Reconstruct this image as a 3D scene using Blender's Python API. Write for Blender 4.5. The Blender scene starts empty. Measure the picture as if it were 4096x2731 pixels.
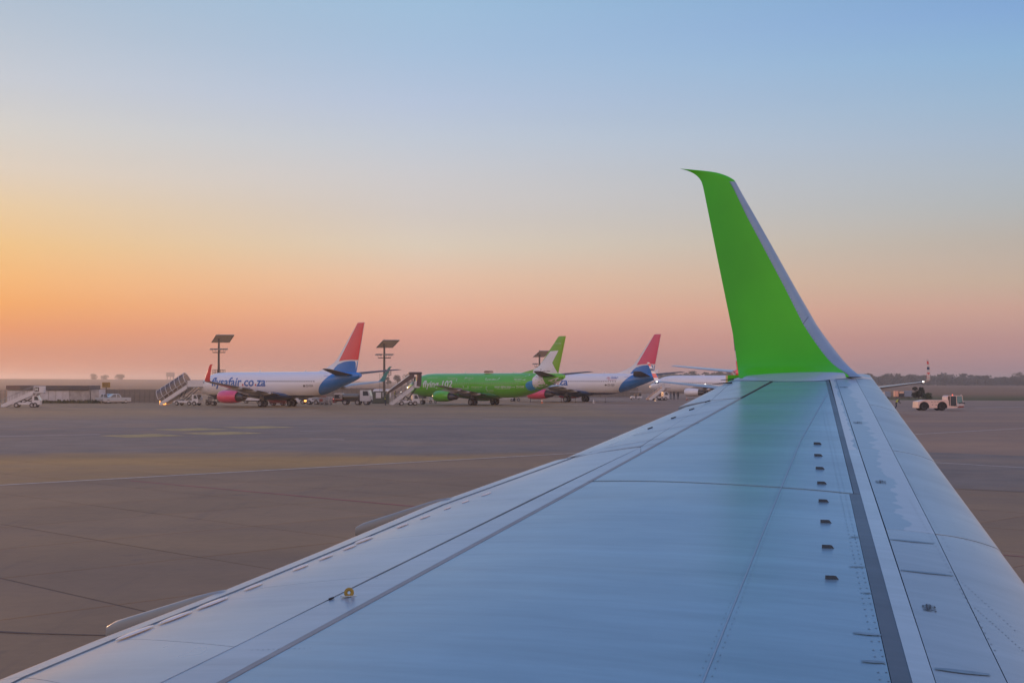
import bpy, bmesh, math, random
from mathutils import Vector, Matrix
random.seed(7)
sc = bpy.context.scene
COL = sc.collection
R = math.radians
PI = math.pi

# ------------------------------------------------------------------ camera
EYE = Vector((0, 0, 3.9))
FPX = 5400.0                      # focal length in pixels of a 4096 wide frame
PITCH = math.atan(159.5 / FPX)
cam = bpy.data.objects.new('camera', bpy.data.cameras.new('camera'))
COL.objects.link(cam)
cam.location = EYE
cam.rotation_euler = (PI / 2 + PITCH, 0, 0)
cam.data.sensor_width = 36
cam.data.lens = 36 * FPX / 4096
cam.data.clip_start = 0.1
cam.data.clip_end = 20000
sc.camera = cam

# ------------------------------------------------------------------ sky
SUN_AZ, SUN_EL = R(-33), R(2.6)
SUN_DIR = Vector((math.sin(SUN_AZ) * math.cos(SUN_EL), math.cos(SUN_AZ) * math.cos(SUN_EL), math.sin(SUN_EL)))
SKY_GAIN = 1.0


def lin(c, a=1.0):
    o = []
    for v in c:
        v = v / 255.0
        o.append(v / 12.92 if v <= 0.04045 else ((v + 0.055) / 1.055) ** 2.4)
    return (o[0], o[1], o[2], a)


ZEN = [(23, (98, 148, 206)), (36, (78, 130, 198)), (60, (74, 122, 190)), (90, (78, 124, 190))]
SKY_A = [(0, (205, 168, 168)), (3, (240, 196, 186)), (7, (255, 218, 204)), (14, (255, 226, 214)), (24, (250, 222, 220)), (36, (222, 206, 218)), (50, (166, 180, 212)), (68, (102, 142, 198)), (90, (78, 124, 190))]
SKY_L = [(0, (196, 134, 112)), (1.25, (206, 136, 108)), (2.1, (224, 146, 100)), (3.1, (236, 164, 100)), (4.05, (238, 178, 116)),
         (5.4, (232, 190, 134)), (7, (225, 199, 163)), (8.4, (216, 203, 188)), (10, (206, 204, 200)), (11.9, (192, 199, 209)), (15.8, (166, 187, 208))] + ZEN
SKY_C = [(0, (186, 138, 130)), (.8, (194, 144, 136)), (1.9, (216, 154, 137)), (2.9, (229, 172, 146)), (4.4, (228, 191, 165)), (5.7, (218, 203, 185)),
         (7.3, (207, 200, 196)), (8.6, (201, 200, 203)), (10.2, (191, 200, 213)), (11.7, (180, 195, 218)), (13.8, (164, 190, 218)), (15.8, (156, 188, 217))] + ZEN
SKY_R = [(0, (164, 132, 140)), (.6, (170, 135, 140)), (1.6, (186, 144, 140)), (2.9, (202, 162, 147)), (4, (197, 174, 156)), (5.7, (186, 177, 168)),
         (7, (178, 182, 184)), (8.4, (172, 184, 196)), (9.7, (164, 183, 204)), (11, (154, 181, 207)), (13, (141, 178, 213)), (14.6, (131, 168, 213)), (16.2, (124, 165, 209))] + ZEN

world = bpy.data.worlds.new("World")
sc.world = world
world.use_nodes = True


def build_world():
    nt = world.node_tree
    N, L = nt.nodes, nt.links
    bg = N['Background']
    tc = N.new('ShaderNodeTexCoord')
    sep = N.new('ShaderNodeSeparateXYZ')
    L.new(tc.outputs['Generated'], sep.inputs[0])

    def m(op, a, b=None, clamp=False):
        n = N.new('ShaderNodeMath'); n.operation = op; n.use_clamp = clamp
        for i, v in enumerate((a, b)):
            if v is None:
                continue
            if isinstance(v, (int, float)):
                n.inputs[i].default_value = v
            else:
                L.new(v, n.inputs[i])
        return n.outputs[0]
    x, y, z = sep.outputs
    el = m('ARCSINE', m('MINIMUM', m('MAXIMUM', z, 0.0), 1.0))
    fac = m('POWER', m('DIVIDE', el, PI / 2), 0.5)
    hor = m('SQRT', m('ADD', m('ADD', m('MULTIPLY', x, x), m('MULTIPLY', y, y)), 1e-6))
    ca = m('DIVIDE', m('ADD', m('MULTIPLY', x, math.sin(SUN_AZ)), m('MULTIPLY', y, math.cos(SUN_AZ))), hor)
    al = m('ARCCOSINE', m('MINIMUM', m('MAXIMUM', ca, -1.0), 1.0))

    def ramp(stops):
        n = N.new('ShaderNodeValToRGB')
        n.color_ramp.interpolation = 'LINEAR'
        e = n.color_ramp.elements
        for i, (d, c) in enumerate(stops):
            p = math.sqrt(d / 90.0)
            if i < 2:
                e[i].position = p; k = e[i]
            else:
                k = e.new(p)
            k.color = lin(c)
        L.new(fac, n.inputs[0])
        return n.outputs[0]

    def mr(v, a, b):
        n = N.new('ShaderNodeMapRange'); n.interpolation_type = 'SMOOTHSTEP' if False else 'LINEAR'
        n.inputs[1].default_value = a; n.inputs[2].default_value = b
        L.new(v, n.inputs[0])
        return n.outputs[0]

    def mix(f, a, b):
        n = N.new('ShaderNodeMix'); n.data_type = 'RGBA'
        L.new(f, n.inputs[0]); L.new(a, n.inputs[6]); L.new(b, n.inputs[7])
        return n.outputs[2]
    c1 = mix(mr(al, R(12), R(29)), ramp(SKY_L), ramp(SKY_C))
    c2 = mix(mr(al, R(29), R(54)), c1, ramp(SKY_R))
    ga = N.new('ShaderNodeMix'); ga.data_type = 'RGBA'; ga.blend_type = 'MULTIPLY'; ga.inputs[0].default_value = 1.0
    gf = N.new('ShaderNodeMix'); gf.data_type = 'RGBA'
    L.new(mr(al, R(75), R(165)), gf.inputs[0])                 # warmer towards the sunrise, cooler straight away from it
    gf.inputs[6].default_value = (1.55, 1.34, 1.12, 1); gf.inputs[7].default_value = (1.06, 1.06, 1.16, 1)
    L.new(gf.outputs[2], ga.inputs[7])
    L.new(ramp(SKY_A), ga.inputs[6])
    c2 = mix(mr(al, R(58), R(105)), c2, ga.outputs[2])       # the pink arch opposite the sunrise, brightened to light the parked jets
    # the glow round the rising sun, just outside the left edge of the view
    dot = N.new('ShaderNodeVectorMath'); dot.operation = 'DOT_PRODUCT'
    L.new(tc.outputs['Generated'], dot.inputs[0]); dot.inputs[1].default_value = SUN_DIR
    glow = m('MULTIPLY', m('POWER', m('MAXIMUM', dot.outputs['Value'], 0.0), 700.0), 5.0)
    gcol = N.new('ShaderNodeMix'); gcol.data_type = 'RGBA'; gcol.blend_type = 'ADD'
    gcol.inputs[0].default_value = 1.0
    gm = N.new('ShaderNodeMix'); gm.data_type = 'RGBA'; gm.blend_type = 'MULTIPLY'; gm.inputs[0].default_value = 1.0
    gm.inputs[6].default_value = (1.0, 0.55, 0.22, 1)
    L.new(glow, gm.inputs[7])
    L.new(c2, gcol.inputs[6]); L.new(gm.outputs[2], gcol.inputs[7])
    nz = N.new('ShaderNodeTexNoise'); nz.inputs['Scale'].default_value = 2.2; nz.inputs['Detail'].default_value = 4
    mpn = N.new('ShaderNodeMapping'); mpn.inputs['Scale'].default_value = (0.7, 0.7, 9.0)
    L.new(tc.outputs['Generated'], mpn.inputs[0]); L.new(mpn.outputs[0], nz.inputs['Vector'])
    nr = N.new('ShaderNodeMapRange'); nr.inputs[1].default_value = 0.3; nr.inputs[2].default_value = 0.7; nr.inputs[3].default_value = 0.985; nr.inputs[4].default_value = 1.013
    L.new(nz.outputs[0], nr.inputs[0])
    wm = N.new('ShaderNodeMix'); wm.data_type = 'RGBA'; wm.blend_type = 'MULTIPLY'; wm.inputs[0].default_value = 1.0
    L.new(gcol.outputs[2], wm.inputs[6]); L.new(nr.outputs[0], wm.inputs[7])
    gcol = wm
    sky = N.new('ShaderNodeTexSky'); sky.sky_type = 'NISHITA'; sky.sun_disc = False
    sky.sun_elevation = SUN_EL; sky.sun_rotation = SUN_AZ; sky.dust_density = 3
    ns = N.new('ShaderNodeMix'); ns.data_type = 'RGBA'; ns.blend_type = 'ADD'; ns.inputs[0].default_value = 0.004
    L.new(gcol.outputs[2], ns.inputs[6]); L.new(sky.outputs[0], ns.inputs[7])
    L.new(ns.outputs[2], bg.inputs[0])
    bg.inputs[1].default_value = SKY_GAIN


build_world()

# ------------------------------------------------------------------ sun, just up behind the haze
sl = bpy.data.lights.new('sun', 'SUN')
sl.energy = 1.1
sl.angle = R(4)
sl.color = (1.0, 0.52, 0.26)
sun = bpy.data.objects.new('sun', sl)
COL.objects.link(sun)
sun.rotation_euler = SUN_DIR.to_track_quat('Z', 'Y').to_euler()
sc.view_settings.view_transform = 'Standard'
sc.view_settings.look = 'None'
sc.view_settings.exposure = 0
sc.view_settings.gamma = 1
sc.view_settings.use_curve_mapping = False
sc.cycles.max_bounces = 6
sc.cycles.diffuse_bounces = 3
sc.cycles.glossy_bounces = 3
sc.cycles.volume_bounces = 0
sc.cycles.use_denoising = True
sc.cycles.caustics_reflective = False
sc.cycles.caustics_refractive = False

# ------------------------------------------------------------------ helpers: rays
FWD = Vector((0, math.cos(PITCH), math.sin(PITCH)))
UPV = Vector((0, -math.sin(PITCH), math.cos(PITCH)))


def ray(x, y):
    return FWD + Vector((1, 0, 0)) * ((x - 2048) / FPX) + UPV * ((1365.5 - y) / FPX)


def at(x, y, Y):
    d = ray(x, y)
    return EYE + d * (Y / d.y)


def ground_at(x, y, z=0.0):
    d = ray(x, y)
    return EYE + d * ((z - EYE.z) / d.z)


def gx(x, Y):
    return (x - 2048) / FPX * Y


# ------------------------------------------------------------------ helpers: materials
MATS = {}


def mat(name, col, rough=0.6, metal=0.0, var=0.0, vscale=3.0, coat=0.0, coat_rough=0.08, bump=0.0, bscale=30.0, spec=0.5,
        emit=None, estr=0.0, alpha=1.0, stretch=None, trans=0.0):
    if name in MATS:
        return MATS[name]
    m_ = bpy.data.materials.new(name)
    m_.use_nodes = True
    nt = m_.node_tree
    b = nt.nodes['Principled BSDF']
    c = (*col, 1.0) if len(col) == 3 else col
    b.inputs['Base Color'].default_value = c
    b.inputs['Roughness'].default_value = rough
    b.inputs['Metallic'].default_value = metal
    b.inputs['Coat Weight'].default_value = coat
    b.inputs['Coat Roughness'].default_value = coat_rough
    b.inputs['Specular IOR Level'].default_value = spec
    b.inputs['Alpha'].default_value = alpha
    b.inputs['Transmission Weight'].default_value = trans
    if emit:
        b.inputs['Emission Color'].default_value = (*emit, 1)
        b.inputs['Emission Strength'].default_value = estr
    if var > 0 or bump > 0:
        tc = nt.nodes.new('ShaderNodeTexCoord')
        mp = nt.nodes.new('ShaderNodeMapping')
        if stretch:
            mp.inputs['Scale'].default_value = stretch
        nt.links.new(tc.outputs['Object'], mp.inputs[0])
        if var > 0:
            n = nt.nodes.new('ShaderNodeTexNoise')
            n.inputs['Scale'].default_value = vscale
            n.inputs['Detail'].default_value = 5
            n.inputs['Roughness'].default_value = 0.6
            nt.links.new(mp.outputs[0], n.inputs['Vector'])
            r = nt.nodes.new('ShaderNodeMapRange')
            r.inputs[1].default_value = 0.3; r.inputs[2].default_value = 0.7
            r.inputs[3].default_value = 1 - var; r.inputs[4].default_value = 1 + var
            nt.links.new(n.outputs[0], r.inputs[0])
            x = nt.nodes.new('ShaderNodeMix'); x.data_type = 'RGBA'; x.blend_type = 'MULTIPLY'
            x.inputs[0].default_value = 1
            x.inputs[6].default_value = c
            nt.links.new(r.outputs[0], x.inputs[7])
            nt.links.new(x.outputs[2], b.inputs['Base Color'])
        if bump > 0:
            n2 = nt.nodes.new('ShaderNodeTexNoise')
            n2.inputs['Scale'].default_value = bscale
            n2.inputs['Detail'].default_value = 4
            nt.links.new(mp.outputs[0], n2.inputs['Vector'])
            bp = nt.nodes.new('ShaderNodeBump')
            bp.inputs['Strength'].default_value = bump
            bp.inputs['Distance'].default_value = 0.02
            nt.links.new(n2.outputs[0], bp.inputs['Height'])
            nt.links.new(bp.outputs[0], b.inputs['Normal'])
    MATS[name] = m_
    return m_


# ------------------------------------------------------------------ helpers: meshes
class MB:
    """collects vertices and faces and links them as one mesh object"""

    def __init__(self):
        self.v = []; self.f = []; self.mi = []

    def add(self, verts, faces, mi=0):
        o = len(self.v)
        self.v += [tuple(p) for p in verts]
        self.f += [tuple(i + o for i in f) for f in faces]
        self.mi += [mi] * len(faces)
        return self

    def box(self, c, s, rz=0.0, ry=0.0, mi=0, rx=0.0):
        M = Matrix.Rotation(rz, 3, 'Z') @ Matrix.Rotation(ry, 3, 'Y') @ Matrix.Rotation(rx, 3, 'X')
        c = Vector(c)
        vs = [c + M @ Vector((sx * s[0] / 2, sy * s[1] / 2, sz * s[2] / 2)) for sx in (-1, 1) for sy in (-1, 1) for sz in (-1, 1)]
        self.add(vs, [(0, 1, 3, 2), (4, 6, 7, 5), (0, 4, 5, 1), (2, 3, 7, 6), (0, 2, 6, 4), (1, 5, 7, 3)], mi)
        return self

    def cbox(self, c, s, ch=0.03, mi=0):
        """box with chamfered vertical and top edges (profile octagon in x/z extruded along y, plus y inset)"""
        hx, hy, hz = s[0] / 2, s[1] / 2, s[2] / 2
        rings = []
        for (yy, ins) in ((-hy, ch), (-hy + ch, 0), (hy - ch, 0), (hy, ch)):
            a, b = hx - ins, hz - ins
            rings.append([(c[0] + p, c[1] + yy, c[2] + q) for p, q in
                          ((-a + ch, -b), (a - ch, -b), (a, -b + ch), (a, b - ch), (a - ch, b), (-a + ch, b), (-a, b - ch), (-a, -b + ch))])
        self.loft(rings, True, True, mi)
        return self

    def tube(self, p0, p1, r0, r1=None, n=8, cap=True, mi=0):
        p0, p1 = Vector(p0), Vector(p1)
        r1 = r0 if r1 is None else r1
        d = (p1 - p0)
        if d.length < 1e-6:
            return self
        q = d.to_track_quat('Z', 'Y')
        a = [p0 + q @ Vector((math.cos(t) * r0, math.sin(t) * r0, 0)) for t in [2 * PI * i / n for i in range(n)]]
        b = [p1 + q @ Vector((math.cos(t) * r1, math.sin(t) * r1, 0)) for t in [2 * PI * i / n for i in range(n)]]
        fs = [(i, (i + 1) % n, n + (i + 1) % n, n + i) for i in range(n)]
        if cap:
            fs += [tuple(range(n - 1, -1, -1)), tuple(range(n, 2 * n))]
        self.add(a + b, fs, mi)
        return self

    def path(self, pts, r, n=6, mi=0):
        for i in range(len(pts) - 1):
            self.tube(pts[i], pts[i + 1], r, r, n, True, mi)
        return self

    def loft(self, rings, cap0=False, cap1=False, mi=0, closed=True):
        n = len(rings[0])
        vs = [p for r in rings for p in r]
        fs = []
        for k in range(len(rings) - 1):
            for i in range(n if closed else n - 1):
                j = (i + 1) % n
                fs.append((k * n + i, k * n + j, (k + 1) * n + j, (k + 1) * n + i))
        if cap0:
            fs.append(tuple(range(n - 1, -1, -1)))
        if cap1:
            fs.append(tuple((len(rings) - 1) * n + i for i in range(n)))
        self.add(vs, fs, mi)
        return self

    def prism(self, poly, y0, y1, mi=0):
        """polygon in x/z extruded from y0 to y1"""
        n = len(poly)
        vs = [(p[0], y0, p[1]) for p in poly] + [(p[0], y1, p[1]) for p in poly]
        fs = [tuple(range(n)), tuple(range(2 * n - 1, n - 1, -1))] + [(i, i + n, (i + 1) % n + n, (i + 1) % n) for i in range(n)]
        self.add(vs, fs, mi)
        return self

    def grid(self, fn, nu, nv, mi=0):
        vs = [fn(i / nu, j / nv) for i in range(nu + 1) for j in range(nv + 1)]
        fs = [(i * (nv + 1) + j, (i + 1) * (nv + 1) + j, (i + 1) * (nv + 1) + j + 1, i * (nv + 1) + j + 1) for i in range(nu) for j in range(nv)]
        self.add(vs, fs, mi)
        return self

    def mesh(self, name, mats, smooth=False, fix=True):
        me = bpy.data.meshes.new(name)
        me.from_pydata(self.v, [], self.f)
        ms = mats if isinstance(mats, (list, tuple)) else [mats]
        for k in ms:
            me.materials.append(k)
        if len(ms) > 1:
            for p, i in zip(me.polygons, self.mi):
                p.material_index = i
        if fix:
            bm = bmesh.new(); bm.from_mesh(me)
            bmesh.ops.recalc_face_normals(bm, faces=bm.faces)
            bm.to_mesh(me); bm.free()
        if smooth:
            for p in me.polygons:
                p.use_smooth = True
            try:
                me.set_sharp_from_angle(angle=R(38))
            except Exception:
                pass
        return me

    def build(self, name, mats, parent=None, smooth=False, fix=True):
        return obj(name, self.mesh(name, mats, smooth, fix), parent)


def obj(name, me, parent=None):
    o = bpy.data.objects.new(name, me)
    COL.objects.link(o)
    if parent:
        o.parent = parent
    return o


def tag(o, label=None, cat=None, group=None, kind=None):
    if label: o['label'] = label
    if cat: o['category'] = cat
    if group: o['group'] = group
    if kind: o['kind'] = kind
    return o


def thing(name, label, cat, loc=(0, 0, 0), rz=0.0, group=None):
    o = bpy.data.objects.new(name, None)
    COL.objects.link(o)
    o.location = loc
    o.rotation_euler = (0, 0, rz)
    return tag(o, label, cat, group)


def copy_tree(o, parent=None):
    c = o.copy(); COL.objects.link(c); c.parent = parent
    for ch in list(o.children):
        copy_tree(ch, c)
    return c


_text_cache = {}


def text_bm(s, bold=0.0, shear=0.0):
    """flat letters as a bmesh in x/y, starting at x = 0, base line y = 0, cap height about 0.7"""
    cu = bpy.data.curves.new('letters', 'FONT')
    cu.body = s
    cu.size = 1.0
    cu.offset = bold
    cu.shear = shear
    cu.resolution_u = 3
    o = bpy.data.objects.new('letters', cu)
    COL.objects.link(o)
    bpy.context.view_layer.update()
    me = bpy.data.meshes.new_from_object(o.evaluated_get(bpy.context.evaluated_depsgraph_get()))
    bpy.data.objects.remove(o); bpy.data.curves.remove(cu)
    bm = bmesh.new(); bm.from_mesh(me); bpy.data.meshes.remove(me)
    return bm


def cut_bm(bm, xs, ys):
    for v in xs:
        bmesh.ops.bisect_plane(bm, geom=bm.verts[:] + bm.edges[:] + bm.faces[:], plane_co=(v, 0, 0), plane_no=(1, 0, 0), dist=1e-5)
    for v in ys:
        bmesh.ops.bisect_plane(bm, geom=bm.verts[:] + bm.edges[:] + bm.faces[:], plane_co=(0, v, 0), plane_no=(0, 1, 0), dist=1e-5)


def bm_obj(name, bm, m_, parent):
    me = bpy.data.meshes.new(name)
    bm.to_mesh(me); bm.free()
    me.materials.append(m_)
    return obj(name, me, parent)

# ================================================================== the setting
def nodes_of(name):
    m_ = bpy.data.materials.new(name)
    m_.use_nodes = True
    nt = m_.node_tree
    return m_, nt, nt.nodes, nt.links, nt.nodes['Principled BSDF']


class NG:
    """small helper to write node maths"""

    def __init__(self, nt):
        self.nt = nt; self.N = nt.nodes; self.L = nt.links

    def val(self, sock, v):
        if isinstance(v, (int, float)):
            sock.default_value = v
        elif isinstance(v, tuple):
            sock.default_value = v if len(v) == 4 else (*v, 1)
        else:
            self.L.new(v, sock)

    def m(self, op, a, b=None, clamp=False):
        n = self.N.new('ShaderNodeMath'); n.operation = op; n.use_clamp = clamp
        self.val(n.inputs[0], a)
        if b is not None:
            self.val(n.inputs[1], b)
        return n.outputs[0]

    def mr(self, v, a, b, c=0.0, d=1.0):
        n = self.N.new('ShaderNodeMapRange')
        for i, k in enumerate((v, a, b, c, d)):
            self.val(n.inputs[i], k)
        return n.outputs[0]

    def mix(self, f, a, b, blend='MIX'):
        n = self.N.new('ShaderNodeMix'); n.data_type = 'RGBA'; n.blend_type = blend
        self.val(n.inputs[0], f); self.val(n.inputs[6], a); self.val(n.inputs[7], b)
        return n.outputs[2]

    def noise(self, vec, scale, detail=4, rough=0.55, sc3=None):
        if sc3:
            mp = self.N.new('ShaderNodeMapping'); mp.inputs['Scale'].default_value = sc3
            self.L.new(vec, mp.inputs[0]); vec = mp.outputs[0]
        n = self.N.new('ShaderNodeTexNoise')
        n.inputs['Scale'].default_value = scale; n.inputs['Detail'].default_value = detail; n.inputs['Roughness'].default_value = rough
        self.L.new(vec, n.inputs['Vector'])
        return n.outputs[0]

    def bump(self, h, strength, dist, b):
        n = self.N.new('ShaderNodeBump'); n.inputs['Strength'].default_value = strength; n.inputs['Distance'].default_value = dist
        self.L.new(h, n.inputs['Height']); self.L.new(n.outputs[0], b.inputs['Normal'])


def apron_material(name, slab=False):
    m_, nt, N, L, b = nodes_of(name)
    g = NG(nt)
    geo = N.new('ShaderNodeNewGeometry')
    pos = geo.outputs['Position']
    sp = N.new('ShaderNodeSeparateXYZ'); L.new(pos, sp.inputs[0])
    x, y = sp.outputs[0], sp.outputs[1]
    n1 = g.noise(pos, 0.05, 5, 0.6)
    n2 = g.noise(pos, 0.35, 6, 0.65)
    n3 = g.noise(pos, 3.0, 6, 0.7)
    n4 = g.noise(pos, 0.03, 4, 0.6, (0.35, 2.2, 1))          # long streaks of tyre wear along the stands
    conc = g.mix(g.mr(n1, 0.35, 0.65), (0.242, 0.157, 0.082), (0.290, 0.185, 0.092))
    sand = (0.385, 0.222, 0.062)
    wob = g.m('MULTIPLY', g.m('SUBTRACT', n1, 0.5), 22.0)
    yy = g.m('ADD', y, wob)
    diff = g.m('SUBTRACT', y, x)
    conc = g.mix(g.mr(diff, 69.4, 70.4), conc, g.mix(0.88, conc, sand))
    xpy = g.m('ADD', x, y)
    right = g.mr(x, 9, 16)
    notright = g.m('SUBTRACT', 1.0, g.m('MULTIPLY', right, g.mr(y, 170, 158)))
    far = g.m('MULTIPLY', g.mr(yy, 71, 76), notright)
    far = g.m('MULTIPLY', far, g.mr(g.m('ADD', yy, g.m('MULTIPLY', n4, 60)), 190, 160, 0.35, 1.0))
    strip = g.m('MULTIPLY', right, g.m('MULTIPLY', g.mr(xpy, 65.4, 65.9), g.mr(xpy, 97.6, 97.1)))
    asph = g.m('MAXIMUM', far, strip)
    acol = g.mix(g.mr(n2, 0.3, 0.7), (0.175, 0.138, 0.106), (0.225, 0.175, 0.132))
    conc = g.mix(g.m('MULTIPLY', right, g.mr(y, 60, 75)), conc, (0.32, 0.195, 0.115))
    col = g.mix(asph, conc, acol)
    col = g.mix(g.mr(n4, 0.42, 0.62, 0.0, 0.38), col, (0.085, 0.075, 0.078))
    col = g.mix(1.0, col, g.mr(n3, 0.2, 0.8, 0.9, 1.1), 'MULTIPLY')
    col = g.mix(1.0, col, g.mr(n2, 0.25, 0.75, 0.88, 1.1), 'MULTIPLY')
    n6 = g.noise(pos, 0.11, 4, 0.55)
    col = g.mix(g.mr(n6, 0.5, 0.72, 0.0, 0.5), col, (0.315, 0.198, 0.106))
    n7 = g.noise(pos, 0.5, 5, 0.7, (2.4, 0.18, 1))
    col = g.mix(g.mr(n7, 0.55, 0.75, 0.0, 0.3), col, (0.10, 0.075, 0.065))
    if slab:
        oi = N.new('ShaderNodeObjectInfo')
        col = g.mix(1.0, col, g.mr(oi.outputs['Random'], 0, 1, 0.93, 1.06), 'MULTIPLY')
        # oil drips and tyre scuffs
        n5 = g.noise(pos, 0.9, 3, 0.5)
        col = g.mix(g.mr(n5, 0.66, 0.74, 0.0, 0.35), col, (0.07, 0.06, 0.058))
    L.new(col, b.inputs['Base Color'])
    b.inputs['Roughness'].default_value = 0.75
    b.inputs['Specular IOR Level'].default_value = 0.35
    g.bump(n3, 0.25, 0.01, b)
    return m_


def field_material():
    m_, nt, N, L, b = nodes_of('dry_field')
    g = NG(nt)
    geo = N.new('ShaderNodeNewGeometry'); pos = geo.outputs['Position']
    sp = N.new('ShaderNodeSeparateXYZ'); L.new(pos, sp.inputs[0])
    n1 = g.noise(pos, 0.012, 5, 0.6, (0.25, 1.0, 1))
    n2 = g.noise(pos, 0.15, 5, 0.65)
    n3 = g.noise(pos, 2.0, 5, 0.65)
    col = g.mix(g.mr(n1, 0.35, 0.65), (0.19, 0.115, 0.072), (0.27, 0.175, 0.105))
    yy = g.m('ADD', sp.outputs[1], g.m('MULTIPLY', n2, 60))
    green = g.m('MULTIPLY', g.mr(yy, 430, 330), g.mr(sp.outputs[0], -30, 20))
    col = g.mix(green, col, g.mix(g.mr(n2, 0.3, 0.7), (0.075, 0.080, 0.030), (0.125, 0.115, 0.052)))
    col = g.mix(1.0, col, g.mr(n3, 0.2, 0.8, 0.8, 1.2), 'MULTIPLY')
    L.new(col, b.inputs['Base Color'])
    b.inputs['Roughness'].default_value = 0.95
    b.inputs['Specular IOR Level'].default_value = 0.1
    g.bump(n3, 0.5, 0.1, b)
    return m_


M_FIELD = field_material()
M_APRON = apron_material('apron_paving')
M_SLAB = apron_material('concrete_slab', True)
M_TAR = mat('joint_sealant', (0.085, 0.060, 0.048), 0.8)


def sstep(t):
    t = max(0.0, min(1.0, t))
    return t * t * (3 - 2 * t)


def terrain_z(x, y):
    z = 7.6 * sstep((y - 600) / 1500) * sstep((-x - 60) / 620)
    return z + 1.0 * sstep((y - 900) / 900) * math.sin(x * 0.006 + 1.2) * 0.6


def build_ground():
    xs = [-5000, -3500, -2500, -1800] + [-1400 + 50 * i for i in range(57)] + [1800, 2500, 3500, 5000]
    ys = [-400, -100, 100, 200, 300, 400] + [500 + 75 * i for i in range(27)] + [2800, 3500, 5000]
    mb = MB()
    nx, ny = len(xs), len(ys)
    mb.add([(x, y, terrain_z(x, y)) for y in ys for x in xs],
           [(j * nx + i, j * nx + i + 1, (j + 1) * nx + i + 1, (j + 1) * nx + i) for j in range(ny - 1) for i in range(nx - 1)])
    o = mb.build('ground', M_FIELD, smooth=True)
    tag(o, 'dry brown airfield grass reaching the horizon', None, kind='structure')
    mb = MB()
    pts = [(-420, -80), (420, -80), (420, 205), (120, 265), (60, 290), (52, 420), (-90, 420), (-120, 262), (-420, 262)]
    mb.add([(p[0], p[1], 0.012) for p in pts], [tuple(range(len(pts)))])
    o = mb.build('apron', M_APRON)
    tag(o, 'wide airport apron of worn asphalt and brown concrete', None, kind='structure')
    return o


APRON = build_ground()

# concrete slabs of the near apron, laid at 45 degrees to the view, each its own piece on a bed of dark sealant
PITCH_S = 4.5
D1 = Vector((math.sin(R(44.6)), math.cos(R(44.6)), 0))
D2 = Vector((D1.y, -D1.x, 0))


def build_slabs():
    h = PITCH_S / 2 - 0.018
    b = 0.012
    vs = [D1 * (sx * h) + D2 * (sy * h) for sx, sy in ((-1, -1), (1, -1), (1, 1), (-1, 1))]
    vt = [v * ((h - b) / h) for v in vs]
    me = MB().add([(v.x, v.y, 0.022) for v in vs] + [(v.x, v.y, 0.030) for v in vt],
                  [(4, 5, 6, 7)] + [(i, (i + 1) % 4, 4 + (i + 1) % 4, 4 + i) for i in range(4)]).mesh('slab', M_SLAB)
    n = 0
    base = Vector((-10.05, 26.7, 0))
    cells = []
    for i in range(-14, 22):
        for j in range(-16, 22):
            c = base + D1 * ((i + .5) * PITCH_S) + D2 * ((j + .5) * PITCH_S)
            if c.y < 14 or c.y > 69 or c.x + c.y > 62.5:
                continue
            px = 2048 + c.x / c.y * FPX
            if px < -700 or px > 4800:
                continue
            py = 1525 + 3.9 / c.y * FPX
            # hidden under the wing
            te = 2640 - (px / 2212.0) * 800
            if 0 < px < 3500 and py > te + 260 and px > 400:
                continue
            if 2300 < px < 3560 and py > 1950:
                continue
            cells.append((c.y, c))
    cells.sort(key=lambda k: k[0])
    bed = MB()
    for d, c in cells[:300]:
        k = PITCH_S / 2
        bed.add([(c + D1 * (sx * k) + D2 * (sy * k))[:2] + (0.020,) for sx, sy in ((-1, -1), (1, -1), (1, 1), (-1, 1))], [(0, 1, 2, 3)])
        s = obj('slab', me, APRON)
        s.location = (c.x, c.y, random.uniform(-0.0015, 0.0015))
        n += 1
    o = bed.build('joint_sealant', M_TAR, APRON, fix=False)
    o['kind'] = 'stuff'
    return n


NSLAB = build_slabs()

# painted markings
M_WHITE_PAINT = mat('worn_white_paint', (0.62, 0.58, 0.54), 0.7, var=0.25, vscale=2.0)
M_YELLOW_PAINT = mat('worn_yellow_paint', (0.42, 0.31, 0.10), 0.7, var=0.35, vscale=1.6)
M_RED_PAINT = mat('worn_red_paint', (0.30, 0.07, 0.06), 0.7, var=0.3, vscale=1.5)


def stripe(name, p0, p1, w, z, m_):
    p0, p1 = Vector((p0[0], p0[1], 0)), Vector((p1[0], p1[1], 0))
    d = (p1 - p0).normalized(); s = Vector((-d.y, d.x, 0)) * (w / 2)
    n = max(1, int((p1 - p0).length / 6))
    mb = MB()
    for i in range(n):
        a = p0.lerp(p1, i / n); b = p0.lerp(p1, (i + 1) / n)
        mb.add([(a + s)[:2] + (z,), (a - s)[:2] + (z,), (b - s)[:2] + (z,), (b + s)[:2] + (z,)], [(0, 1, 2, 3)])
    return mb.build(name, m_, APRON)


def g2(x, y):
    p = ground_at(x, y)
    return (p.x, p.y)


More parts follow.
